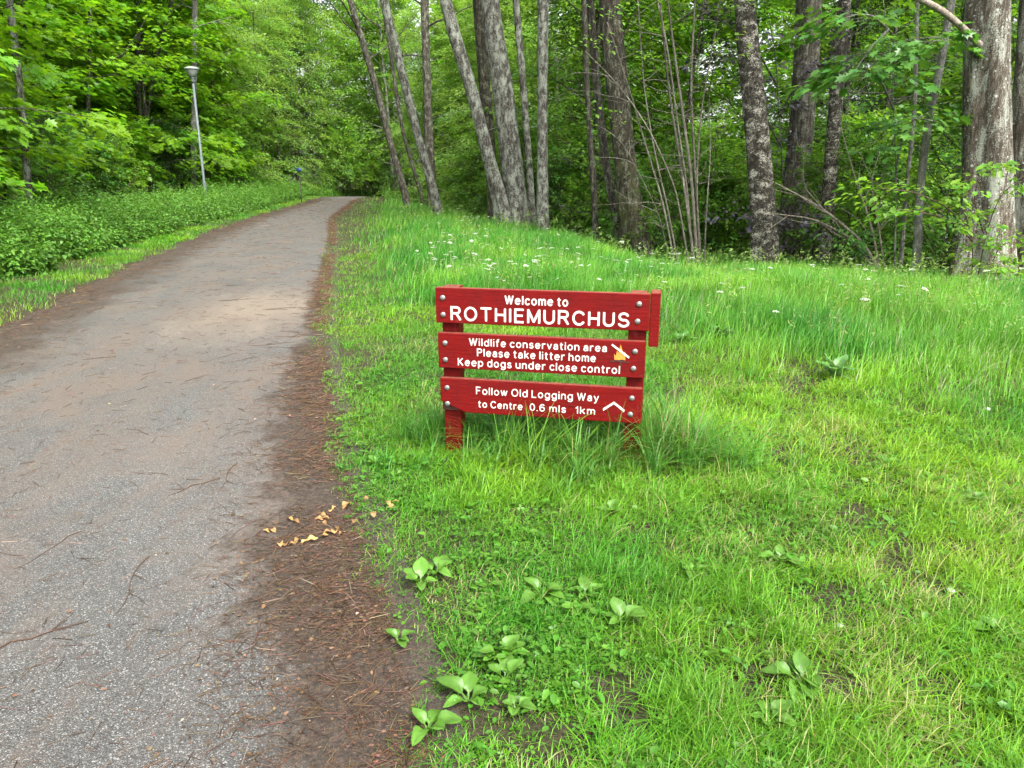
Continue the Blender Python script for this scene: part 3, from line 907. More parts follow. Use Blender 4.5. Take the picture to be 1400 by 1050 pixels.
# ------------------------------------------------------------------ litter on the path edges
lt = Geo()
n = 62000
y = 1.2 * (40 / 1.2) ** (rng.random(n) ** 1.25)
side = rng.random(n)
x = np.where(side < .62, xr(y) + .1 - np.abs(rng.normal(0, .27, n)) / (1 + .22 * np.clip(y - 3.4, 0, 14)), np.where(side < .85, xl(y) - .15 + np.abs(rng.normal(0, .4, n)), xl(y) + rng.random(n) * (xr(y) - xl(y))))
keep = (side >= .85) | (fbm(x, y, 2.1) + (rng.random(n) - .5) * .35 > .47)
x, y, side = x[keep], y[keep], side[keep]
n = len(x)
a = rng.random(n) * 6.28
f = np.stack([np.cos(a), np.sin(a), rng.normal(0, .12, n)], 1)
P = np.stack([x, y, pathz(x, y) + .003 + .006 * rng.random(n)], 1)
far = np.sqrt(np.maximum(1, y / 3))
sz = (.005 + .013 * rng.random(n) ** 2.2) * far
v = .25 + 1.1 * rng.random(n)
tn = np.stack([v * (.9 + .3 * rng.random(n)), v * (.75 + .4 * rng.random(n)), v * (.6 + .5 * rng.random(n))], 1)
pale = rng.random(n) < .035
tn[pale] *= np.array([2.3, 2.8, 3.2])
Mx = frames(f, np.tile([0, 0, 1.0], (n, 1)) + rng.normal(0, .2, (n, 3))) * sz[:, None, None]
k = n // 6
lt.scatter(SCRAP, P[:k], Mx[:k], tn[:k])
NEED = (np.array([(-.07, 0, 0), (.07, 0, 0), (.0, 0, .12), (-.05, 1, .02), (.05, 1, .02), (0, 1, .1)]) * np.array([.8, 3.4, .8]), [(0, 1, 4, 3), (1, 2, 5, 4), (2, 0, 3, 5)])
lt.scatter(NEED, P[k:], Mx[k:] * 1.25, tn[k:] * .9)
tag(link('forest_litter', lt.mesh('forest_litter', M['litter'])), 'brown needles, bark scraps and leaf crumbs along the path edges', 'leaf litter', kind='stuff')


def twig_mesh(L_, seed, rad=.0028, forks=1):
    lr = np.random.default_rng(seed); g = Geo()
    n = 7
    p = np.zeros((n, 3)); p[:, 0] = np.linspace(-L_ / 2, L_ / 2, n)
    p[:, 1] = np.cumsum(lr.normal(0, .035 * L_, n)); p[:, 2] = rad + .25 * rad * lr.random(n)
    tube(g, p, np.linspace(rad, rad * .4, n), 5)
    for k in range(forks):
        i = lr.integers(2, 5); d = np.array([.8, lr.choice([-1, 1]) * .8, .05]) * L_ * .28
        tube(g, np.stack([p[i], p[i] + d * .5, p[i] + d * np.array([1, .85, 1])]), [rad * .6, rad * .5, rad * .25], 4)
    return g.mesh('fallen_twig', M['twig'], tinted=False)
TW = [twig_mesh(.2 + .05 * k, k, .0022 + .0006 * (k % 3), k % 3) for k in range(6)]


def lay(name, me, x, y, rz, sc, label, cat, group=None, dz=0.0):
    z = float(pathz(np.array(x), np.array(y)) if x < xr(y) + .1 else height(x, y)) + dz
    o = link(name, me, None, (x, y, z)); o.rotation_euler = (0, 0, rz); o.scale = (sc, sc, sc)
    return tag(o, label, cat, group)

for i in range(95):
    yy = 1.5 * (9 / 1.5) ** random.random()
    xx = xr(yy) - abs(random.gauss(0, .3)) if i % 5 < 3 else xl(yy) + random.random() * 3
    lay('fallen_twig', TW[i % 6], float(xx), yy, random.random() * 6.28, .35 + .8 * random.random() ** 1.6, 'thin brown twig fallen on the path', 'twig', 'twigs fallen on the path')
g_ = ground(45, 885)
lay('fallen_twig', twig_mesh(.34, 77, .0042, 1), g_[0], g_[1], .62, 1, 'thickest dark twig, at the left of the asphalt', 'twig')
for px, py, L_, rz, lab in ((475, 566, .24, .35, 'short thin stick lying in the grass edge, farthest of the two left of the sign'), (505, 598, .34, .25, 'long thin stick lying in the lawn left of the sign post')):
    g_ = ground(px, py)
    lay('fallen_stick', twig_mesh(L_, px, .005, 0), g_[0], g_[1], rz, 1, lab, 'stick', None, .012)


def curl_leaf(seed):
    lr = np.random.default_rng(seed)
    V, Fs = broad_leaf(.42 + .25 * lr.random(), .05 + .35 * lr.random(), .12 + .3 * lr.random(), .10, .10, 9)
    V[:, 2] *= .9; V[:, 0] += .15 * lr.normal() * V[:, 1] ** 2
    V = V * .042; V[:, 1] -= .02
    g = Geo(); v = .55 + .6 * lr.random()
    g.add(V, np.concatenate([np.array(f) for f in Fs]), [4] * len(Fs), (v, v * (.8 + .3 * lr.random()), v))
    return g.mesh('fallen_leaf', M['yellowleaf'])
YL = [curl_leaf(k) for k in range(9)]
spots = [(360 + 5, 733), (373, 731), (395, 716), (405, 719)] + [(385 + 8 * k + random.randint(-2, 2), 752 - 1.9 * k + random.randint(-2, 2)) for k in range(11)] \
    + [(436, 715), (441, 709), (447, 714), (453, 703), (444, 719), (456, 699), (462, 728), (475, 696), (484, 717), (512, 713), (530, 697), (538, 702), (541, 695), (500, 690)]
for i, (px, py) in enumerate(spots):
    g_ = ground(px, py)
    o = lay('fallen_leaf', YL[i % 9], g_[0], g_[1], random.random() * 6.28, .7 + .6 * random.random(), 'dry curled tan leaf on the dark litter at the path edge', 'leaf', 'dry tan leaves by the path', .008 if px < 490 else .035)
    o.rotation_euler = (random.uniform(-.3, .3), random.uniform(-.3, .3), random.random() * 6.28)
def pebble(seed):
    bm = bmesh.new(); bmesh.ops.create_icosphere(bm, subdivisions=2, radius=.02)
    lr = random.Random(seed)
    a_, b_ = lr.random() * 6, lr.random() * 6
    for v in bm.verts: v.co = v.co * (1 + .2 * math.sin(70 * v.co.x + a_) + .2 * math.sin(90 * v.co.y + b_)); v.co.z *= .5
    me = bpy.data.meshes.new('stone'); bm.to_mesh(me); bm.free(); me.materials.append(M['stone'])
    for p in me.polygons: p.use_smooth = True
    return me
for k, (px, py, sc, lab) in enumerate(((1298, 813, .9, 'pale flat stone on bare soil at the right of the lawn'), (1058, 855, .4, 'tiny pale pebble in the lawn, left of two neighbours'), (1112, 880, .4, 'tiny pale pebble, lowest of three in the lawn'), (1148, 863, .5, 'tiny white pebble, rightmost of three in the lawn'), (1348, 563, .9, 'pale stone among the taller grass at the right'))):
    g_ = ground(px, py)
    lay('stone', pebble(k), g_[0], g_[1], k, sc, lab, 'stone', None, .02)

# ------------------------------------------------------------------ broad leaved plants in the lawn
def rosette(n, size, seed, mat, w=.5, up=.5):
    lr = np.random.default_rng(seed); g = Geo()
    for k in range(n):
        V, Fs = broad_leaf(w * (.75 + .4 * lr.random()), .12 + .28 * lr.random(), .12 + .1 * lr.random(), .28, .05)
        a = k * 2.4 + lr.normal(0, .25); s = size * (.65 + .5 * lr.random()); tilt = up * (.5 + .9 * lr.random())
        V = V * s
        c, sn = math.cos(tilt), math.sin(tilt)
        V = np.stack([V[:, 0], V[:, 1] * c - V[:, 2] * sn, V[:, 1] * sn + V[:, 2] * c], 1)
        ca, sa = math.cos(a), math.sin(a)
        V = np.stack([V[:, 0] * ca - V[:, 1] * sa, V[:, 0] * sa + V[:, 1] * ca, V[:, 2]], 1)
        v = .8 + .45 * lr.random()
        g.add(V, np.concatenate([np.array(f) for f in Fs]), [4] * len(Fs), np.tile(np.array([.92, 1.06, .9, 1.06, .92]), 9)[:, None] * (v * 1.05, v, v) * (.85 + .3 * lr.random((len(V), 1))))
    return g.mesh('broadleaf_plant', mat)
RS = [rosette(5 + k % 3, .10, k, M['plantain'], .5, .5) for k in range(4)]
DK = [rosette(15 + 4 * k, .17, 20 + k, M['dock'], .32, .85) for k in range(2)]
for k, (px, py, sc) in enumerate([(575, 805, 1.1), (595, 790, .9), (685, 905, .95), (640, 965, 1.05), (690, 935, .8), (585, 1005, .9), (740, 820, 1.0), (800, 822, .9), (850, 858, 1.1), (1065, 772, .9), (1095, 940, 1.1), (1050, 995, .9), (832, 708, 1.0), (950, 790, .7), (1330, 690, .8), (705, 975, .7), (790, 845, .8), (1365, 875, .9), (545, 885, .6), (905, 615, .8), (515, 640, .7), (1210, 640, .8)]):
    g_ = ground(px, py)
    lay('plantain', RS[k % 4], g_[0], g_[1], k * 1.3, sc, 'low rosette of broad pale green leaves in the short lawn', 'plant', 'broad leaved plants in the lawn', .016)
for k, (px, py, sc, lab) in enumerate(((1140, 520, 1.25, 'big leafy dock plant standing in the middle of the meadow'), (985, 465, 1.0, 'dock plant with round leaves just right of the sign'), (935, 470, .7, 'small dock plant nearest the right end of the sign'))):
    g_ = ground(px, py)
    lay('dock_plant', DK[k % 2], g_[0], g_[1], k * 2.1, sc, lab, 'plant', None, .004)

# white umbels
def umbel(seed):
    lr = np.random.default_rng(seed); st = Geo(); hd = Geo()
    h = .34 + .14 * lr.random(); lean = lr.normal(0, .05, 2)
    top = np.array([lean[0], lean[1], h])
    tube(st, np.array([(0, 0, 0), (lean[0] * .3, lean[1] * .3, h * .5), top]), [.003, .0025, .0018], 5)
    for k in range(14):
        a = k * 2.4; r_ = .031 * math.sqrt(k / 14)
        e = top + np.array([r_ * math.cos(a), r_ * math.sin(a), .02 - 6 * r_ * r_])
        tube(st, np.stack([top, e]), [.0008, .0008], 3)
        for q in range(4):
            f = unit(np.array([[math.cos(q * 1.57 + k), math.sin(q * 1.57 + k), .25]]))
            hd.scatter(SCRAP, e[None], frames(f, np.array([[0, 0, 1.0]])) * .0105, None)
    return st.mesh('stem', M['stem'], tinted=False), hd.mesh('flower_head', M['petal'], tinted=False)
UM = [umbel(k) for k in range(4)]
cnt = 0
while cnt < 240:
    px = random.choice([random.gauss(700, 90), random.gauss(700, 90), random.uniform(860, 1400), random.uniform(520, 1400)])
    py = random.uniform(300, 420) if random.random() < .85 else random.uniform(400, 520)
    if not 500 < px < 1420: continue
    g_ = ground(px, py)
    if float(tall(np.array(g_[0]), np.array(g_[1]))) < .5 or g_[1] > yedge(g_[0]) + .4: continue
    r_ = link('umbel_flower', None, None, tuple(g_)); r_.rotation_euler = (random.gauss(0, .16), random.gauss(0, .16), random.random() * 6.28); s_ = random.uniform(.65, 1.25); r_.scale = (s_, s_, s_)
    tag(r_, 'white flat-topped wild flower standing in the meadow grass', 'flower', 'white flowers in the meadow')
    a_, b_ = UM[cnt % 4]
    link('stem', a_, r_); link('flower_head', b_, r_)
    cnt += 1

# ------------------------------------------------------------------ nettle bank on the left, undergrowth
def herbs(geo, x, y, h, leaf, per, tpl=NETTLE, spread=1.0):
    n = len(x)
    z = height(x, y)
    X_ = np.repeat(x, per); Y_ = np.repeat(y, per); Hh = np.repeat(h, per)
    lev = rng.random(n * per) ** .6
    a = rng.random(n * per) * 6.28
    lean = rng.normal(0, .10, (n, 2)); lean = np.repeat(lean, per, 0)
    s = leaf * (.6 + .7 * rng.random(n * per)) * (1.2 - .5 * lev)
    r0 = .01 + .5 * s * rng.random(n * per) * spread
    P = np.stack([X_ + lean[:, 0] * lev * Hh + r0 * np.cos(a), Y_ + lean[:, 1] * lev * Hh + r0 * np.sin(a), np.repeat(z, per) + lev * Hh], 1)
    f = np.stack([np.cos(a), np.sin(a), rng.normal(-.15, .3, n * per)], 1)
    Mx = frames(f, np.tile([0, 0, 1.0], (n * per, 1)) + rng.normal(0, .28, (n * per, 3))) * s[:, None, None]
    v = np.repeat(.75 + .5 * rng.random(n), per) * (.8 + .4 * rng.random(n * per))
    geo.scatter(tpl, P, Mx, np.stack([v * (.8 + .4 * rng.random(n * per)), v, v * (.9 + .5 * rng.random(n * per))], 1))

nb = Geo()
n = 6000
y = 3.0 * (52 / 3.0) ** (rng.random(n) ** .85)
front = 1.15 - .35 * smooth(14, 26, y)
off = front + rng.random(n) ** 1.2 * 2.6 + (fbm(y, y * 0, .8) - .5) * .5
x = xl(y) - off
h = (.42 + .36 * smooth(0, .35, off - front)) * (.72 + .45 * rng.random(n) ** 1.5) * (.62 + .76 * fbm(x, y, 1.1))
herbs(nb, x, y, h, .085, 24)
tag(link('nettle_bank', nb.mesh('nettle_bank', M['nettle'])), 'dense bank of nettles along the left side of the path', 'nettles', kind='stuff')
ug = Geo()
n = 2600
y = 8 + 62 * rng.random(n); x = xl(y) - 3.6 - 16 * rng.random(n) ** 1.3
herbs(ug, x, y, .25 + .6 * rng.random(n), .12, 14)
n = 5200
x = -8 + 42 * rng.random(n); y = yedge(x) + .6 + 26 * rng.random(n) ** 1.2
k_ = x > xr(y) + 1
x, y = x[k_], y[k_]
herbs(ug, x, y, .2 + .75 * rng.random(len(x)) ** 1.5, .10, 16)
n = 1500
y = 44 + 30 * rng.random(n); x = -16 + 18 * rng.random(n)
k_ = (x > xr(y) + .3) | (x < xl(y) - .6)
x, y = x[k_], y[k_]
herbs(ug, x, y, .25 + .5 * rng.random(len(x)), .14, 16)
tag(link('undergrowth', ug.mesh('undergrowth', M['nettle'])), 'low leafy undergrowth on the floor of the wood', 'undergrowth', kind='stuff')

# ------------------------------------------------------------------ trees
def sprays(geo, Cn, D, L, length, leaf, tpl, droop=.25, width=.75, tilt=.3, tv=None, flat=.10, lrng=None):
    """flat fans of leaves round each centre, reaching along D"""
    lr = lrng or rng
    n = len(Cn)
    D = unit(D)
    side = unit(np.cross(D, np.array([0, 0, 1.0])) + 1e-6)
    u = lr.random((n, L)); v = (lr.random((n, L)) - .5) * 2 * (1.05 - .75 * u)
    ln_ = np.broadcast_to(np.asarray(length), (n,))[:, None]
    P = Cn[:, None] + D[:, None] * ((u - .35) * ln_)[..., None] + side[:, None] * (v * ln_ * width * .5)[..., None]
    P[..., 2] += -droop * (u ** 2) * ln_ + lr.normal(0, 1, (n, L)) * flat * ln_
    f = D[:, None] + side[:, None] * (v * 1.1 + lr.normal(0, .4, (n, L)))[..., None]
    f[..., 2] -= .35 + lr.normal(0, .3, (n, L))
    up = np.array([0, 0, 1.0]) + lr.normal(0, tilt, (n, L, 3))
    s = leaf * (.55 + .75 * lr.random((n, L)))
    Mx = frames(f.reshape(-1, 3), up.reshape(-1, 3)) * s.reshape(-1)[:, None, None]
    val = (np.repeat(.8 + .4 * lr.random(n), L)) * (.82 + .36 * lr.random(n * L))
    hue = np.repeat(.82 + .36 * lr.random(n), L)
    geo.scatter(tpl, P.reshape(-1, 3), Mx, np.stack([val * hue, val, val * (.8 + .5 * lr.random(n * L))], 1))


def limb(start, d, length, lr, n=6, lift=.15):
    p = [np.array(start)]
    d = unit(np.array(d, float))
    for k in range(n):
        d = unit(d + lr.normal(0, .16, 3) + np.array([0, 0, lift * .3]))
        p.append(p[-1] + d * length / n)
    return np.array(p)


def tree_meshes(seed, H, rad, z0, reach, bark, leafm, tpl, leaf, n_limb=26, per=7, L=24, spray=.75, droop=.25, elev=(.1, .9), top_reach=.35, lean=.04, sides=9):
    """one tree at the origin: trunk with limbs and branchlets, and a crown of leaf sprays along them"""
    lr = np.random.default_rng(seed)
    tg = Geo(); cg = Geo()
    n = 14
    tp = np.zeros((n, 3)); tp[:, 2] = np.linspace(-.3, H, n)
    tp[:, :2] = np.cumsum(lr.normal(0, lean * H / n, (n, 2)), 0) + np.linspace(0, 1, n)[:, None] * lr.normal(0, lean * H, 2)
    tp[:, :2] -= np.array([np.interp(0, tp[:, 2], tp[:, 0]), np.interp(0, tp[:, 2], tp[:, 1])])
    rr = rad * (1 - np.linspace(0, 1, n) ** .9 * .88); rr[0] *= 1.5; rr[1] *= 1.08
    tube(tg, tp, rr, sides, .05, None, seed)
    Cn = []; D = []
    for k in range(n_limb):
        f = (k + .5) / n_limb
        z = z0 + (H - z0) * f ** .9
        base = np.array([np.interp(z, tp[:, 2], tp[:, 0]), np.interp(z, tp[:, 2], tp[:, 1]), z])
        a = k * 2.4 + lr.normal(0, .5); e = elev[0] + (elev[1] - elev[0]) * f + lr.normal(0, .12)
        ll = reach * (1 - (1 - top_reach) * f ** 1.6) * (.65 + .5 * lr.random())
        lb = limb(base, (math.cos(a) * math.cos(e), math.sin(a) * math.cos(e), math.sin(e)), ll, lr)
        r0 = max(.008, rad * .32 * (1 - .7 * f))
        tube(tg, lb, np.linspace(r0, .006, len(lb)), 5)
        for q in range(per):
            t = .28 + .72 * (q + lr.random()) / per
            i = t * (len(lb) - 1); i0 = min(int(i), len(lb) - 2)
            p = lb[i0] + (lb[i0 + 1] - lb[i0]) * (i - i0)
            dd = unit(lb[i0 + 1] - lb[i0]); sdv = np.cross(dd, [0, 0, 1.0])
            o = dd * .5 + sdv * lr.normal(0, .8) + np.array([0, 0, lr.normal(0, .25)])
            c = p + o * spray * .9 * (.5 + .6 * lr.random())
            tube(tg, np.stack([p, (p + c) / 2 + lr.normal(0, .03, 3), c]), [.007, .005, .003], 3, cap=False)
            Cn.append(c); dv = dd * .7 + o; dv[2] *= .4
            D.append(dv)
    sprays(cg, np.array(Cn), np.array(D), L, spray * (.7 + .6 * lr.random(len(Cn))), leaf, tpl, droop, .85, .3, None, .07, lr)
    return tg.mesh('trunk', bark, tinted=False), cg.mesh('crown', leafm)


def plant_tree(name, meshes, x, y, rz, sc, label, cat, group=None, zs=1.0):
    r_ = link(name, None, None, (x, y, float(height(x, y)) - .02))
    r_.rotation_euler = (0, 0, rz); r_.scale = (sc, sc, sc * zs)
    link('trunk', meshes[0], r_)
    if meshes[1] is not None: link('crown', meshes[1], r_)
    return tag(r_, label, cat, group)

SYC = [tree_meshes(100 + k, 9.5, .085, .7, 3.3, M['dimbark'], M['maple'], MAPLE, .17, 42, 9, 30, 1.0, .22, (.05, .7)) for k in range(3)]
ASH = [tree_meshes(120 + k, 13, .10, 1.4, 3.4, M['alder'], M['birchleaf'], OVAL, .125, 46, 9, 46, 1.1, .35, (.1, .9)) for k in range(2)]
WIL = [tree_meshes(140 + k, 11, .09, .5, 3.0, M['dimbark'], M['willow'], OVAL, .105, 46, 9, 48, 1.0, .5, (.05, .8)) for k in range(2)]
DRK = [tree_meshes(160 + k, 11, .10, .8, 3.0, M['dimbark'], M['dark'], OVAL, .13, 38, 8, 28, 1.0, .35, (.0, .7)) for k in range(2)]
SHR = [tree_meshes(180 + k, 2.6, .025, .15, 1.3, M['dimbark'], (M['birchleaf'], M['elder'], M['dark'])[k], OVAL, .10, 28, 6, 18, .55, .3, (.4, 1.1), .6, .08, 6) for k in range(3)]
SPR = [tree_meshes(190, 12, .12, .6, 2.7, M['dimbark'], M['needle'], SLIM, .075, 60, 9, 60, .8, .5, (-.25, .2), .2, .01)]

# left wood: sycamore saplings in rows behind the nettles, then mixed trees behind them
lr = np.random.default_rng(3)
for k in range(13):
    yy = 9 + k * 2.9 + lr.normal(0, .5)
    xx = float(xl(yy)) - 4.6 - 1.2 * lr.random() - (1.6 if 15 < yy < 31 else 0)
    plant_tree('sycamore_tree', SYC[k % 3], xx, yy, lr.random() * 6.28, .8 + .4 * lr.random(), 'bright leafed sycamore growing right behind the nettle bank', 'tree', 'sycamores behind the nettles')
for k in range(16):
    yy = 8 + k * 3.1 + lr.normal(0, .8)
    xx = float(xl(yy)) - 8 - 3.5 * lr.random()
    plant_tree('sycamore_tree', SYC[(k + 1) % 3], xx, yy, lr.random() * 6.28, 1.0 + .35 * lr.random(), 'leafy sycamore deeper in the wood left of the path', 'tree', 'sycamores deeper in the left wood')
for k in range(22):
    yy = 10 + k * 2.9 + lr.normal(0, 1); xx = float(xl(min(yy, 48))) - 13 - 14 * lr.random()
    plant_tree('ash_tree', (ASH + SYC[:1])[k % 3], xx, yy, lr.random() * 6.28, 1.1 + .4 * lr.random(), 'tall tree closing the wood far left of the path', 'tree', 'trees deep in the left wood')
# beyond the bend
for k in range(40):
    xx = -30 + 40 * lr.random(); yy = 54 + 22 * lr.random() ** 1.5 + max(0, (xx + 8)) * 1.1
    plant_tree('ash_tree', (WIL + ASH + SYC[:1])[k % 5], xx, yy, lr.random() * 6.28, 1.1 + .5 * lr.random(), 'leafy tree closing the view beyond the bend of the path', 'tree', 'trees beyond the bend')
for k in range(8):
    yy = 40 + 2.6 * k; xx = float(xl(yy)) - 3.2 - 2.5 * lr.random()
    plant_tree('willow_tree', WIL[k % 2], xx, yy, lr.random() * 6.28, .9 + .35 * lr.random(), 'grey-green tree leaning over the far left of the path', 'tree', 'grey-green trees by the far path')
for xx, yy in ((-4.6, 42), (-3.0, 46), (-5.4, 50), (-.6, 40), (1.6, 35), (-2.0, 37.5), (-1, 33)):
    plant_tree('willow_tree', WIL[int(yy) % 2], xx, yy, lr.random() * 6.28, .75 + .3 * lr.random(), 'grey-green small leafed tree behind the leaning stems', 'tree', 'grey-green trees behind the leaning stems')
for k in range(16):
    xx = -11.5 + 8 * lr.random(); yy = 50.5 + 7 * lr.random()
    if xl(yy) - .5 < xx < xr(yy) + .6: xx = float(xr(yy)) + .8 + 2 * lr.random() if k % 2 else float(xl(yy)) - .8 - 2 * lr.random()
    plant_tree('shrub', SHR[k % 2], xx, yy, lr.random() * 6.28, .8 + .7 * lr.random(), 'bright leafy shrub where the path disappears round the bend', 'shrub', 'shrubs at the bend')
# right wood
def right_spot(d0, d1, x0, x1):
    xx = x0 + (x1 - x0) * lr.random()
    return xx, float(yedge(xx)) + d0 + (d1 - d0) * lr.random()
for k in range(9):
    xx, yy = right_spot(5, 13, 0, 22)
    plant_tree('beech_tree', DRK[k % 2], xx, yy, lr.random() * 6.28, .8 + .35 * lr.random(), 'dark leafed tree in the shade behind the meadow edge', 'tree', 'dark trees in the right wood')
for k in range(22):
    xx, yy = right_spot(12, 30, -3, 36)
    plant_tree('sycamore_tree', SYC[k % 3], xx, yy, lr.random() * 6.28, 1.0 + .45 * lr.random(), 'bright sycamore showing between the trunks of the right wood', 'tree', 'bright trees deep in the right wood')
for k in range(34):
    xx, yy = right_spot(20, 48, -3, 48)
    plant_tree('ash_tree', ASH[k % 2], xx, yy, lr.random() * 6.28, 1.1 + .4 * lr.random(), 'pale tree at the back of the right wood', 'tree', 'trees at the back of the right wood')
for k in range(54):
    xx, yy = right_spot(1.2, 11, -2, 22)
    plant_tree('shrub', SHR[k % 3], xx, yy, lr.random() * 6.28, .7 + .6 * lr.random(), 'leafy shrub growing under the trees of the right wood', 'shrub', 'shrubs under the right wood')
for k in range(22):
    yy = 9 + 36 * lr.random(); xx = float(xl(yy)) - 3.8 - 3 * lr.random()
    plant_tree('shrub', SHR[k % 2], xx, yy, lr.random() * 6.28, .6 + .5 * lr.random(), 'leafy shrub rising behind the nettle bank', 'shrub', 'shrubs behind the nettle bank')
for px, py, Y in ((1190, 345, 19), (1290, 345, 20), (1130, 340, 21)):
    p = at(px, py, Y)
    plant_tree('spruce_tree', SPR[0], p[0], Y, px, .85, 'dark spruce with drooping boughs behind the grey saplings', 'tree', 'spruces in the right wood')


# ------------------------------------------------------------------ the trees one can tell apart
def stem_from_pixels(geo, pts, Y, w0, w1, sides=14, wob=.05, top=None, flare=1.35, dy=0.0, seed=0, root=None, flute=.0):
    """a trunk through image points at one distance; w0, w1 widths in metres; goes on up to height top"""
    P = [at(px, py, Y + dy * i) for i, (px, py) in enumerate(pts)]
    b = P[0].copy(); b[2] = min(b[2], float(height(b[0], b[1]))) - .15
    P = [b] + [p for p in P if p[2] > b[2] + .25]
    if top:
        d = unit(P[-1] - P[-2]); d[:2] *= .7; d = unit(d)
        P.append(P[-1] + d * max(.5, (top - P[-1][2])))
    P = smooth_path(P, 40)
    r_ = np.linspace(w0 / 2, w1 / 2, 40) * .71
    r_ = r_ * (1 + (flare - 1 + 1.6 * flute) * np.exp(-np.linspace(0, 1, 40) * 14))
    tube(geo, P, r_, sides, wob, None, seed, True, flute * 1.6)
    return P


def boughs(tg, cg, P, n, z0, reach, leaf, tpl, per=6, L=20, spray=.8, seed=0, droop=.35, r0=.04, bare=0):
    lr = np.random.default_rng(seed)
    Cn = []; D = []
    for k in range(n):
        i = np.searchsorted(P[:, 2], z0 + (P[-1, 2] - z0) * (k + .5) / n); i = min(i, len(P) - 1)
        a = k * 2.4 + lr.normal(0, .4); e = lr.uniform(.0, .7)
        lb = limb(P[i], (math.cos(a) * math.cos(e), math.sin(a) * math.cos(e), math.sin(e)), reach * (.6 + .6 * lr.random()), lr)
        tube(tg, lb, np.linspace(r0, .008, len(lb)), 5)
        for q in range(per):
            t = .3 + .7 * (q + lr.random()) / per; ii = t * (len(lb) - 1); i0 = min(int(ii), len(lb) - 2)
            p = lb[i0] + (lb[i0 + 1] - lb[i0]) * (ii - i0); dd = unit(lb[i0 + 1] - lb[i0])
            o = dd * .5 + np.cross(dd, [0, 0, 1.0]) * lr.normal(0, .8) + np.array([0, 0, lr.normal(0, .3)])
            c = p + o * spray
            tube(tg, np.stack([p, c]), [.008, .004], 3, cap=False)
            Cn.append(c); D.append(dd * .6 + o * np.array([1, 1, .4]))
    sprays(cg, np.array(Cn), np.array(D), L, spray, leaf, tpl, droop, .85, .3, None, .09, lr)


def special(name, label, cat, stems, bark, leafm, top, z0, reach, leaf=.10, tpl=OVAL, n=12, seed=0, twigs=0, group=None, dy=0, sides=14, flute=0, L=18):
    """stems: (points, Y, w0, w1)"""
    tg = Geo(); cg = Geo()
    b = ground(*stems[0][0][0]) if stems[0][1] is None else at(*stems[0][0][0], stems[0][1])
    root = np.array([b[0], b[1], float(height(b[0], b[1]))])
    lr = np.random.default_rng(seed)
    for j, (pts, Y_, w0, w1) in enumerate(stems):
        if Y_ is None: Y_ = b[1]
        P = stem_from_pixels(tg, pts, Y_, w0, w1, sides, .05, top * (1 - .05 * j), 1.4, dy, seed + j, None, flute)
        boughs(tg, cg, P, n, z0, reach, leaf, tpl, 5, L, .9, seed + j)
        for q in range(twigs):                   # bare dead twigs low on the stem
            i = lr.integers(4, 30); a = lr.random() * 6.28
            lb = limb(P[i], (math.cos(a), math.sin(a) * .6, lr.uniform(-.4, .3)), lr.uniform(.4, 1.7), lr, 5, -.1)
            tube(tg, lb, np.linspace(.009, .002, len(lb)), 4)
            for _ in range(3):
                i2 = lr.integers(1, 5)
                tube(tg, limb(lb[i2], unit(lb[-1] - lb[0]) + lr.normal(0, .6, 3), .35, lr, 3, -.1), [.005, .004, .003, .001], 3)
    for gg in (tg, cg): gg.V = [v - root for v in gg.V]
    r_ = link(name, None, None, tuple(root))
    link('trunk', tg.mesh('trunk', bark, tinted=False), r_)
    link('crown', cg.mesh('crown', leafm), r_)
    return tag(r_, label, cat, group)

PXM = lambda px, Y: px / F * (Y * .98)          # an image width in metres at a distance
special('alder_tree', 'slim trunk leaning left, nearest the bend of the path', 'tree', [([(600, 287), (575, 200), (545, 80), (522, -10)], 26, .40, .34)], M['alder'], M['willow'], 13, 6.5, 3.0, .085, OVAL, 12, 1, 8)
special('alder_tree', 'dark crooked trunk standing left behind the leaning alder', 'tree', [([(558, 276), (540, 220), (512, 110), (478, 0)], 31, .36, .28)], M['dimbark'], M['willow'], 14, 5.0, 3.2, .085, OVAL, 14, 2, 10)
special('alder_tree', 'thin blackish stem between the two leaning trunks', 'tree', [([(580, 278), (565, 230), (550, 180), (532, 60), (520, -10)], 33, .22, .16)], M['dimbark'], M['willow'], 12, 5.5, 2.5, .085, OVAL, 8, 3, 8)
special('alder_tree', 'shaded upright trunk behind the trunk leaning left', 'tree', [([(592, 282), (586, 180), (583, 90), (580, -10)], 31, .5, .4)], M['dimbark'], M['willow'], 14, 6, 3, .085, OVAL, 10, 4, 14)
special('alder_tree', 'lichen-covered alder of two joined trunks, one leaning left', 'tree',
        [([(692, 300), (665, 205), (645, 120), (624, 60), (606, -10)], 20.5, .48, .36), ([(708, 300), (700, 220), (688, 120), (676, 50), (668, -10)], 20.7, .78, .58)], M['alder'], M['willow'], 13, 6.0, 3.2, .085, OVAL, 10, 5, 10, None, 0, 18, .12)
special('alder_tree', 'shaded brown trunk right behind the joined lichen trunks', 'tree', [([(676, 292), (668, 180), (658, 60), (652, -10)], 23, .46, .40)], M['mossbark'], M['willow'], 13, 6, 3, .085, OVAL, 10, 6, 6)
special('alder_tree', 'slender pale stem between the joined trunks and the straight one', 'tree', [([(728, 300), (722, 200), (712, 80), (704, -10)], 21.5, .27, .22)], M['alder'], M['birchleaf'], 12, 6, 2.5, .085, OVAL, 8, 7, 4)
special('alder_tree', 'straight grey lichen trunk, rightmost of the alder cluster', 'tree', [([(742, 313), (741, 200), (742, 90), (743, -10)], 19.6, .38, .34)], M['alder'], M['birchleaf'], 12, 6, 2.8, .085, OVAL, 10, 8, 8)
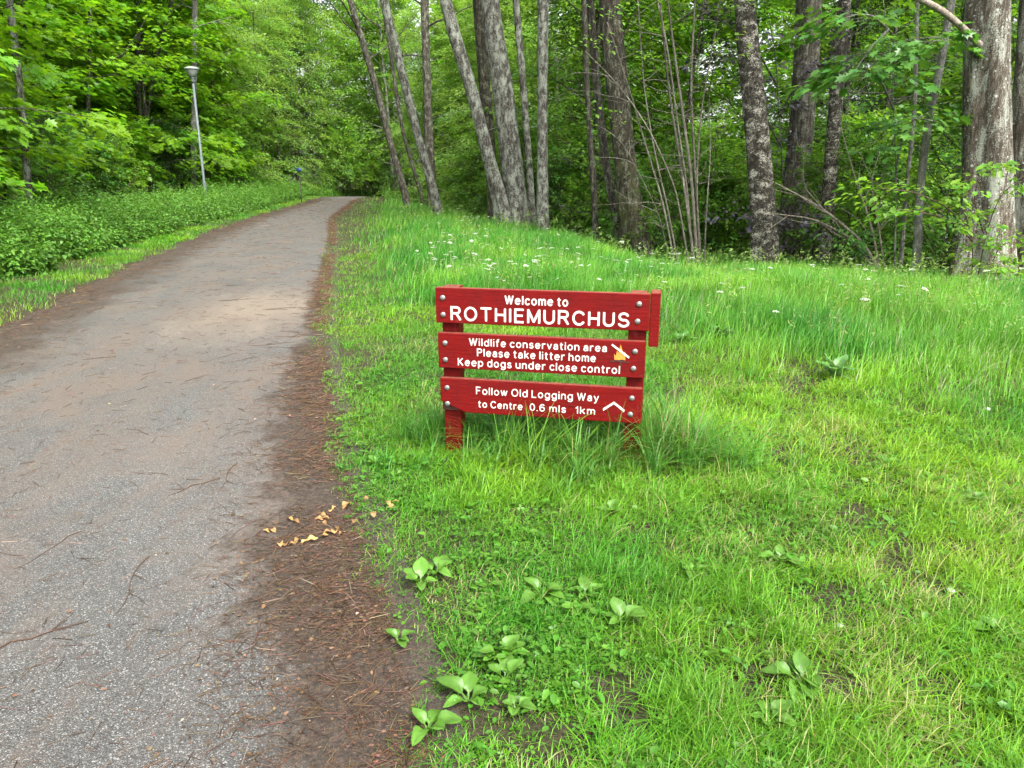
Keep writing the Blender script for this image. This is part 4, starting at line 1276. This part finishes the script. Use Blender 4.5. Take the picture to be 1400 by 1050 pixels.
special('oak_tree', 'thick dark mossy trunk with heavy crooked boughs behind the sign', 'tree', [([(874, 345), (862, 280), (850, 180), (840, 80), (832, -10)], 15.8, .66, .44)], M['mossbark'], M['dark'], 11, 4.3, 3.5, .11, OVAL, 12, 9, 16, None, 0, 18, .15)
special('alder_tree', 'thin black stem leaning against the mossy trunk', 'tree', [([(852, 340), (832, 250), (820, 160), (812, 80), (806, -10)], 16.6, .26, .2)], M['dimbark'], M['dark'], 10, 5, 2.4, .1, OVAL, 8, 10, 8)
special('alder_tree', 'short slim shaded stem left of the mossy trunk', 'tree', [([(815, 325), (812, 260), (806, 180), (800, 60), (798, -10)], 19.5, .22, .16)], M['dimbark'], M['dark'], 10, 5, 2.4, .1, OVAL, 8, 11, 6)
special('birch_tree', 'stout old birch with white patches on rough black bark', 'tree', [([(1050, 350), (1042, 260), (1032, 150), (1022, 60), (1016, -10)], 14.1, .56, .43)], M['birch'], M['birchleaf'], 13, 6, 3, .075, OVAL, 12, 12, 2, None, 0, 20, .08)
special('beech_tree', 'broad dark trunk behind the birch, hung with purple leaves', 'tree', [([(1082, 345), (1088, 260), (1096, 160), (1104, 60), (1106, -10)], 16.5, .78, .56)], M['dimbark'], M['purple'], 12, 6.5, 3, .09, OVAL, 12, 13, 8, None, 0, 18, .1)
special('birch_tree', 'slimmer grey-banded birch right of the purple leafed trunk', 'tree', [([(1127, 350), (1134, 240), (1142, 150), (1150, 60), (1156, -10)], 14.6, .34, .28)], M['birch'], M['birchleaf'], 12, 6, 2.6, .075, OVAL, 10, 14, 4)
special('rowan_tree', 'smooth pale grey young trunk bending right beside the big tree', 'tree', [([(1255, 360), (1256, 270), (1266, 180), (1284, 100), (1300, 10), (1304, -20)], 12.4, .17, .15)], M['greybark'], M['maple'], 9, 4.8, 2.4, .14, MAPLE, 8, 15, 2)
special('rowan_tree', 'thinnest grey sapling just left of the pale bending trunk', 'tree', [([(1233, 355), (1238, 260), (1250, 170), (1252, 90), (1254, -10)], 13.2, .095, .075)], M['greybark'], M['maple'], 8.5, 4.6, 2.2, .14, MAPLE, 8, 16, 3)
special('lime_tree', 'huge ridged brown trunk with white lichen flecks', 'tree', [([(1345, 378), (1350, 300), (1349, 180), (1348, 80), (1350, -20)], 11.6, .86, .63)], M['bigbark'], M['maple'], 13, 6, 4, .13, MAPLE, 14, 17, 0, None, 0, 28, .16)
special('lime_tree', 'brown trunk cut by the right edge of the view, beside the huge one', 'tree', [([(1396, 385), (1396, 300), (1400, 180), (1408, 80), (1414, -20)], 11.9, .60, .42)], M['bigbark'], M['maple'], 11, 6, 3, .13, MAPLE, 10, 18, 0, None, 0, 20, .15)
special('sycamore_tree', 'slim grey-brown trunk at the left border of the wood', 'tree', [([(38, 262), (32, 160), (20, 60), (10, -20)], 17, .22, .17)], M['alder'], M['maple'], 11, 4.6, 3, .15, MAPLE, 10, 19, 4)
special('birch_tree', 'pale trunk rising behind the lamp post', 'tree', [([(264, 262), (265, 160), (266, 60), (267, -20)], 34, .34, .28)], M['greybark'], M['birchleaf'], 14, 6.5, 3, .085, OVAL, 10, 20, 4)
special('sycamore_tree', 'dark thin trunk among the leaves between left trunk and lamp', 'tree', [([(118, 262), (120, 180), (122, 90), (124, -20)], 27, .2, .15)], M['dimbark'], M['maple'], 10, 4.4, 2.6, .15, MAPLE, 8, 21, 4)
special('sycamore_tree', 'dark trunk with a fork seen just left of the lamp', 'tree', [([(196, 262), (193, 180), (188, 100), (186, -20)], 33, .3, .22), ([(196, 262), (200, 170), (212, 90), (240, -20)], 33, .2, .15)], M['dimbark'], M['maple'], 11, 5, 2.6, .15, MAPLE, 8, 22, 4)

# hazel: many thin pale stems from one stool, mostly bare below
tg = Geo(); cg = Geo(); lr = np.random.default_rng(41)
Yh = 13.9
b = at(952, 350, Yh); root = np.array([b[0], b[1], float(height(b[0], b[1]))])
stems = [([(958, 350), (945, 240), (930, 130), (915, 20), (905, -60)], .085), ([(962, 350), (950, 230), (944, 120), (950, 0), (955, -60)], .07), ([(955, 350), (935, 250), (915, 130), (902, 0), (898, -60)], .075),
         ([(951, 350), (940, 260), (925, 160), (912, 60), (890, -40)], .06), ([(960, 350), (952, 250), (958, 150), (975, 60), (990, -30)], .05), ([(948, 350), (925, 260), (890, 180), (850, 120), (800, 70)], .05),
         ([(930, 348), (905, 270), (880, 190), (860, 120), (830, 30)], .055), ([(934, 348), (912, 280), (895, 210), (880, 120), (872, 0)], .05), ([(964, 350), (966, 280), (972, 210), (968, 130), (980, 70)], .035), ([(926, 348), (900, 290), (870, 230), (850, 190), (815, 170)], .03)]
for k, (pts, w_) in enumerate(stems):
    P = [at(px, py, Yh + lr.normal(0, .12) * i) for i, (px, py) in enumerate(pts)]
    P[0][2] = root[2] - .1
    P = smooth_path(P, 24)
    tube(tg, P, np.linspace(w_ * .4, w_ * .18, 24), 7, .05, None, k)
    for q in range(7):
        i = lr.integers(7, 23); a = lr.random() * 6.28
        lb = limb(P[i], (math.cos(a), math.sin(a), .3), lr.uniform(.5, 1.4), lr, 5, -.05)
        tube(tg, lb, np.linspace(.008, .002, len(lb)), 4)
        if q < 2 and P[i, 2] > 3.2:
            sprays(cg, lb[3:], np.tile(lb[-1] - lb[0], (3, 1)), 10, .5, .09, OVAL, .3, .8, .3, None, .08, lr)
    sprays(cg, P[-1:] + np.array([0, 0, .2]), np.array([[.5, -.5, .1]]), 30, .9, .09, OVAL, .3, 1, .3, None, .12, lr)
for gg in (tg, cg): gg.V = [v - root for v in gg.V]
r_ = link('hazel_bush', None, None, tuple(root))
link('stem', tg.mesh('stem', M['hazel'], tinted=False), r_); link('crown', cg.mesh('crown', M['birchleaf']), r_)
tag(r_, 'hazel of many thin pale stems fanning up from one base', 'shrub')

# purple beech sprays in front of the dark trunk, right of the birch
def leafy_arms(name, label, arms, bark, leafm, tpl, leaf, L, spray, seed, part='crown', base=None, r0=.02, droop=.3):
    """arms: ((px,py), ...) image points with distances; one shrub or bough system, sprays along the outer part"""
    tg = Geo(); cg = Geo(); lr = np.random.default_rng(seed)
    root = None
    for pts in arms:
        P = np.array([at(*p) for p in pts])
        if root is None: root = np.array([P[0, 0], P[0, 1], float(height(P[0, 0], P[0, 1]))]); P[0, 2] = root[2] - .05
        elif P[0, 2] < root[2] + .75: P[0] = root
        P = smooth_path(P, 14)
        tube(tg, P, np.linspace(r0, .004, 14), 6)
        for i in range(5, 14):
            d = unit(P[i] - P[i - 2]); o = np.cross(d, [0, 0, 1.0]) * lr.choice([-1, 1]) + d * .5 + lr.normal(0, .3, 3)
            c = P[i] + o * spray * .6
            tube(tg, np.stack([P[i], c]), [.004, .002], 3, cap=False)
            sprays(cg, c[None], (o * np.array([1, 1, .3]))[None], L, spray * (.7 + .5 * lr.random()), leaf, tpl, droop, .9, .3, None, .08, lr)
    for gg in (tg, cg): gg.V = [v - root for v in gg.V]
    r_ = link(name, None, None, tuple(root))
    link('trunk', tg.mesh('trunk', bark, tinted=False), r_); link(part, cg.mesh(part, leafm), r_)
    return tag(r_, label, 'tree' if 'tree' in name else 'shrub')

leafy_arms('beech_sapling', 'purple leafed beech sapling between the old birch and the dark trunk', [((1075, 345, 15.4), (1072, 260, 15.4), (1065, 160, 15.4), (1060, 60, 15.3), (1045, 0, 15.2)), ((1068, 200, 15.4), (1040, 150, 15.3), (1010, 110, 15.1), (985, 80, 15)),
            ((1066, 160, 15.4), (1090, 110, 15.2), (1120, 85, 15), (1150, 70, 15)), ((1074, 330, 15.4), (1055, 300, 15.2), (1035, 290, 15.1), (1010, 290, 15)), ((1074, 330, 15.4), (1090, 300, 15.2), (1100, 290, 15), (1110, 300, 15)), ((1064, 120, 15.4), (1030, 60, 15), (1000, 40, 15), (980, 20, 14.8))],
           M['dimbark'], M['purple'], OVAL, .10, 30, .7, 51)
leafy_arms('maple_sapling', 'young maple reaching large lobed leaves in front of the grey saplings', [((1228, 355, 12.9), (1226, 250, 12.8), (1222, 150, 12.4), (1215, 60, 12.0), (1205, -20, 11.6)), ((1222, 150, 12.4), (1205, 110, 11.8), (1190, 100, 11.5), (1175, 110, 11.3)), ((1218, 90, 12.3), (1240, 60, 11.8), (1270, 50, 11.4), (1300, 55, 11)),
            ((1225, 230, 12.7), (1235, 180, 12.2), (1250, 160, 11.9), (1275, 165, 11.6)), ((1214, 40, 12.1), (1195, 22, 11.7), (1175, 18, 11.4), (1155, 25, 11.2)), ((1215, 40, 12.1), (1195, 60, 11.8), (1180, 80, 11.5), (1170, 95, 11.3))],
           M['greybark'], M['elder'], MAPLE, .15, 13, .6, 52)
leafy_arms('elder_shrub', 'leafy green shrub leaning in front of the huge brown trunk', [((1335, 385, 10.4), (1330, 330, 10.4), (1318, 285, 10.3), (1300, 265, 10.2)), ((1338, 380, 10.4), (1350, 310, 10.3), (1370, 260, 10.2), (1400, 240, 10.1)), ((1330, 330, 10.4), (1300, 300, 10.2), (1260, 290, 10.1), (1215, 285, 10)),
            ((1325, 310, 10.4), (1290, 280, 10.2), (1250, 262, 10.1), (1205, 258, 10)), ((1345, 350, 10.4), (1370, 330, 10.2), (1395, 330, 10.1), (1410, 345, 10)), ((1345, 320, 10.4), (1330, 270, 10.3), (1340, 240, 10.2), (1370, 225, 10))],
           M['twig'], M['birchleaf'], OVAL, .095, 16, .42, 53, 'foliage', None, .012)
leafy_arms('bramble_shrub', 'low leafy bramble at the foot of the huge trunk', [((1385, 395, 10.2), (1375, 370, 10.1), (1360, 362, 10), (1340, 372, 9.9)), ((1388, 392, 10.2), (1395, 360, 10.1), (1410, 350, 10), (1425, 360, 10)), ((1386, 392, 10.2), (1370, 385, 10), (1350, 385, 9.8), (1335, 390, 9.8))],
           M['twig'], M['birchleaf'], OVAL, .08, 16, .34, 54, 'foliage', None, .008)
leafy_arms('fern_shrub', 'small pale shrub at the meadow edge below the fallen dead branches', [((1175, 352, 13.4), (1168, 338, 13.3), (1155, 330, 13.2), (1140, 330, 13.1)), ((1177, 352, 13.4), (1180, 335, 13.3), (1170, 325, 13.2), (1160, 318, 13.1))],
           M['twig'], M['elder'], SLIM, .13, 12, .4, 55, 'foliage', None, .008)

# fallen, bare branches
def dead_branch(label, pts, w_, seed, forks):
    g = Geo(); lr = np.random.default_rng(seed)
    P = np.array([at(*p) for p in pts]); P[0, 2] = min(P[0, 2], float(height(P[0, 0], P[0, 1])) + .03); root = P[0].copy()
    Q_ = smooth_path(P, 18)
    tube(g, Q_, np.linspace(w_ / 2, w_ * .15, 18), 7, .05, None, seed)
    for k in range(forks):
        i = lr.integers(5, 17)
        lb = limb(Q_[i], unit(Q_[-1] - Q_[0]) + lr.normal(0, .55, 3), lr.uniform(.4, 1.2), lr, 5, 0)
        tube(g, lb, np.linspace(w_ * .18, .002, len(lb)), 5)
    g.V = [v - root for v in g.V]
    tag(link('dead_branch', g.mesh('dead_branch', M['deadwood'], tinted=False), None, tuple(root)), label, 'branch')
dead_branch('long bare branch slanting left from the meadow edge, longest of the fallen ones', [(1215, 358, 13.0), (1180, 330, 13.2), (1125, 285, 13.5), (1060, 250, 13.8)], .075, 1, 5)
dead_branch('bare branch lying lower, nearly level, below the longest fallen one', [(1212, 358, 13.1), (1165, 325, 13.4), (1110, 298, 13.6), (1055, 292, 13.8)], .06, 2, 5)
dead_branch('thin bare branch sticking up steeply from the fallen branches', [(1210, 356, 13.1), (1192, 310, 13.2), (1168, 240, 13.3), (1150, 175, 13.4)], .045, 3, 7)
dead_branch('short forked bare stick standing right of the steep dead branch', [(1216, 356, 13.0), (1200, 300, 13.1), (1190, 250, 13.1), (1203, 205, 13.2)], .04, 4, 6)
# the pale broken bough leaving the huge trunk: a part of that tree
big = [o for o in C.objects if o.get('label', '').startswith('huge ridged')][0]
g = Geo(); P = np.array([at(*p) for p in ((1340, 62, 11.45), (1316, 38, 11.2), (1290, 16, 10.9), (1262, 0, 10.6), (1235, -8, 10.4))])
tube(g, smooth_path(P, 14), np.linspace(.05, .032, 14), 9, .05)
g.V = [v - np.array(big.location) for v in g.V]
link('bare_bough', g.mesh('bare_bough', M['deadwood'], tinted=False), big)

# ------------------------------------------------------------------ lamp post and small blue sign
def lathe(name, prof, mat, parent, loc=(0, 0, 0), n=24):
    g = Geo()
    th = np.arange(n) * 2 * np.pi / n
    V = np.array([(r_ * math.cos(t), r_ * math.sin(t), z) for r_, z in prof for t in th])
    Q_ = [(i * n + k, i * n + (k + 1) % n, (i + 1) * n + (k + 1) % n, (i + 1) * n + k) for i in range(len(prof) - 1) for k in range(n)]
    g.add(V, np.array(Q_).ravel(), [4] * len(Q_))
    return link(name, g.mesh(name, mat, tinted=False), parent, loc)

LY = 29.0
lx = at(283, 285, LY)[0]
lamp = link('street_lamp', None, None, (lx, LY, float(height(lx, LY))))
tag(lamp, 'grey steel lamp post with a white bowl-shaped lantern among the leaves', 'street lamp')
lathe('post', [(.065, -.2), (.065, .9), (.06, .92), (.046, .95), (.040, 4.42), (0.0, 4.42)], M['galv'], lamp)
lathe('collar', [(.0, 4.40), (.06, 4.40), (.07, 4.44), (.07, 4.56), (.085, 4.58), (0, 4.58)], M['lampdark'], lamp)
lathe('lamp_bowl', [(.0, 4.585), (.085, 4.585), (.14, 4.65), (.20, 4.77), (.225, 4.845), (0, 4.845)], M['lampwhite'], lamp)
lathe('lamp_cap', [(0, 4.848), (.26, 4.848), (.265, 4.868), (.22, 4.91), (.12, 4.94), (0, 4.95)], M['lampwhite'], lamp)

YB = 36.0
p = at(409, 232, YB)
bs = link('blue_sign', None, None, (p[0], YB, float(height(p[0], YB))))
tag(bs, 'small round blue sign on a thin post at the far left of the path', 'sign')
lathe('post', [(.025, -.2), (.025, p[2] + .1), (0, p[2] + .1)], M['dimbark'], bs, n=10)
pl = lathe('sign_plate', [(0, 0), (.10, 0), (.10, .012), (0, .012)], M['blue'], bs, (0, -.05, p[2] - bs.location[2]))
pl.rotation_euler = (R(90), 0, 0)
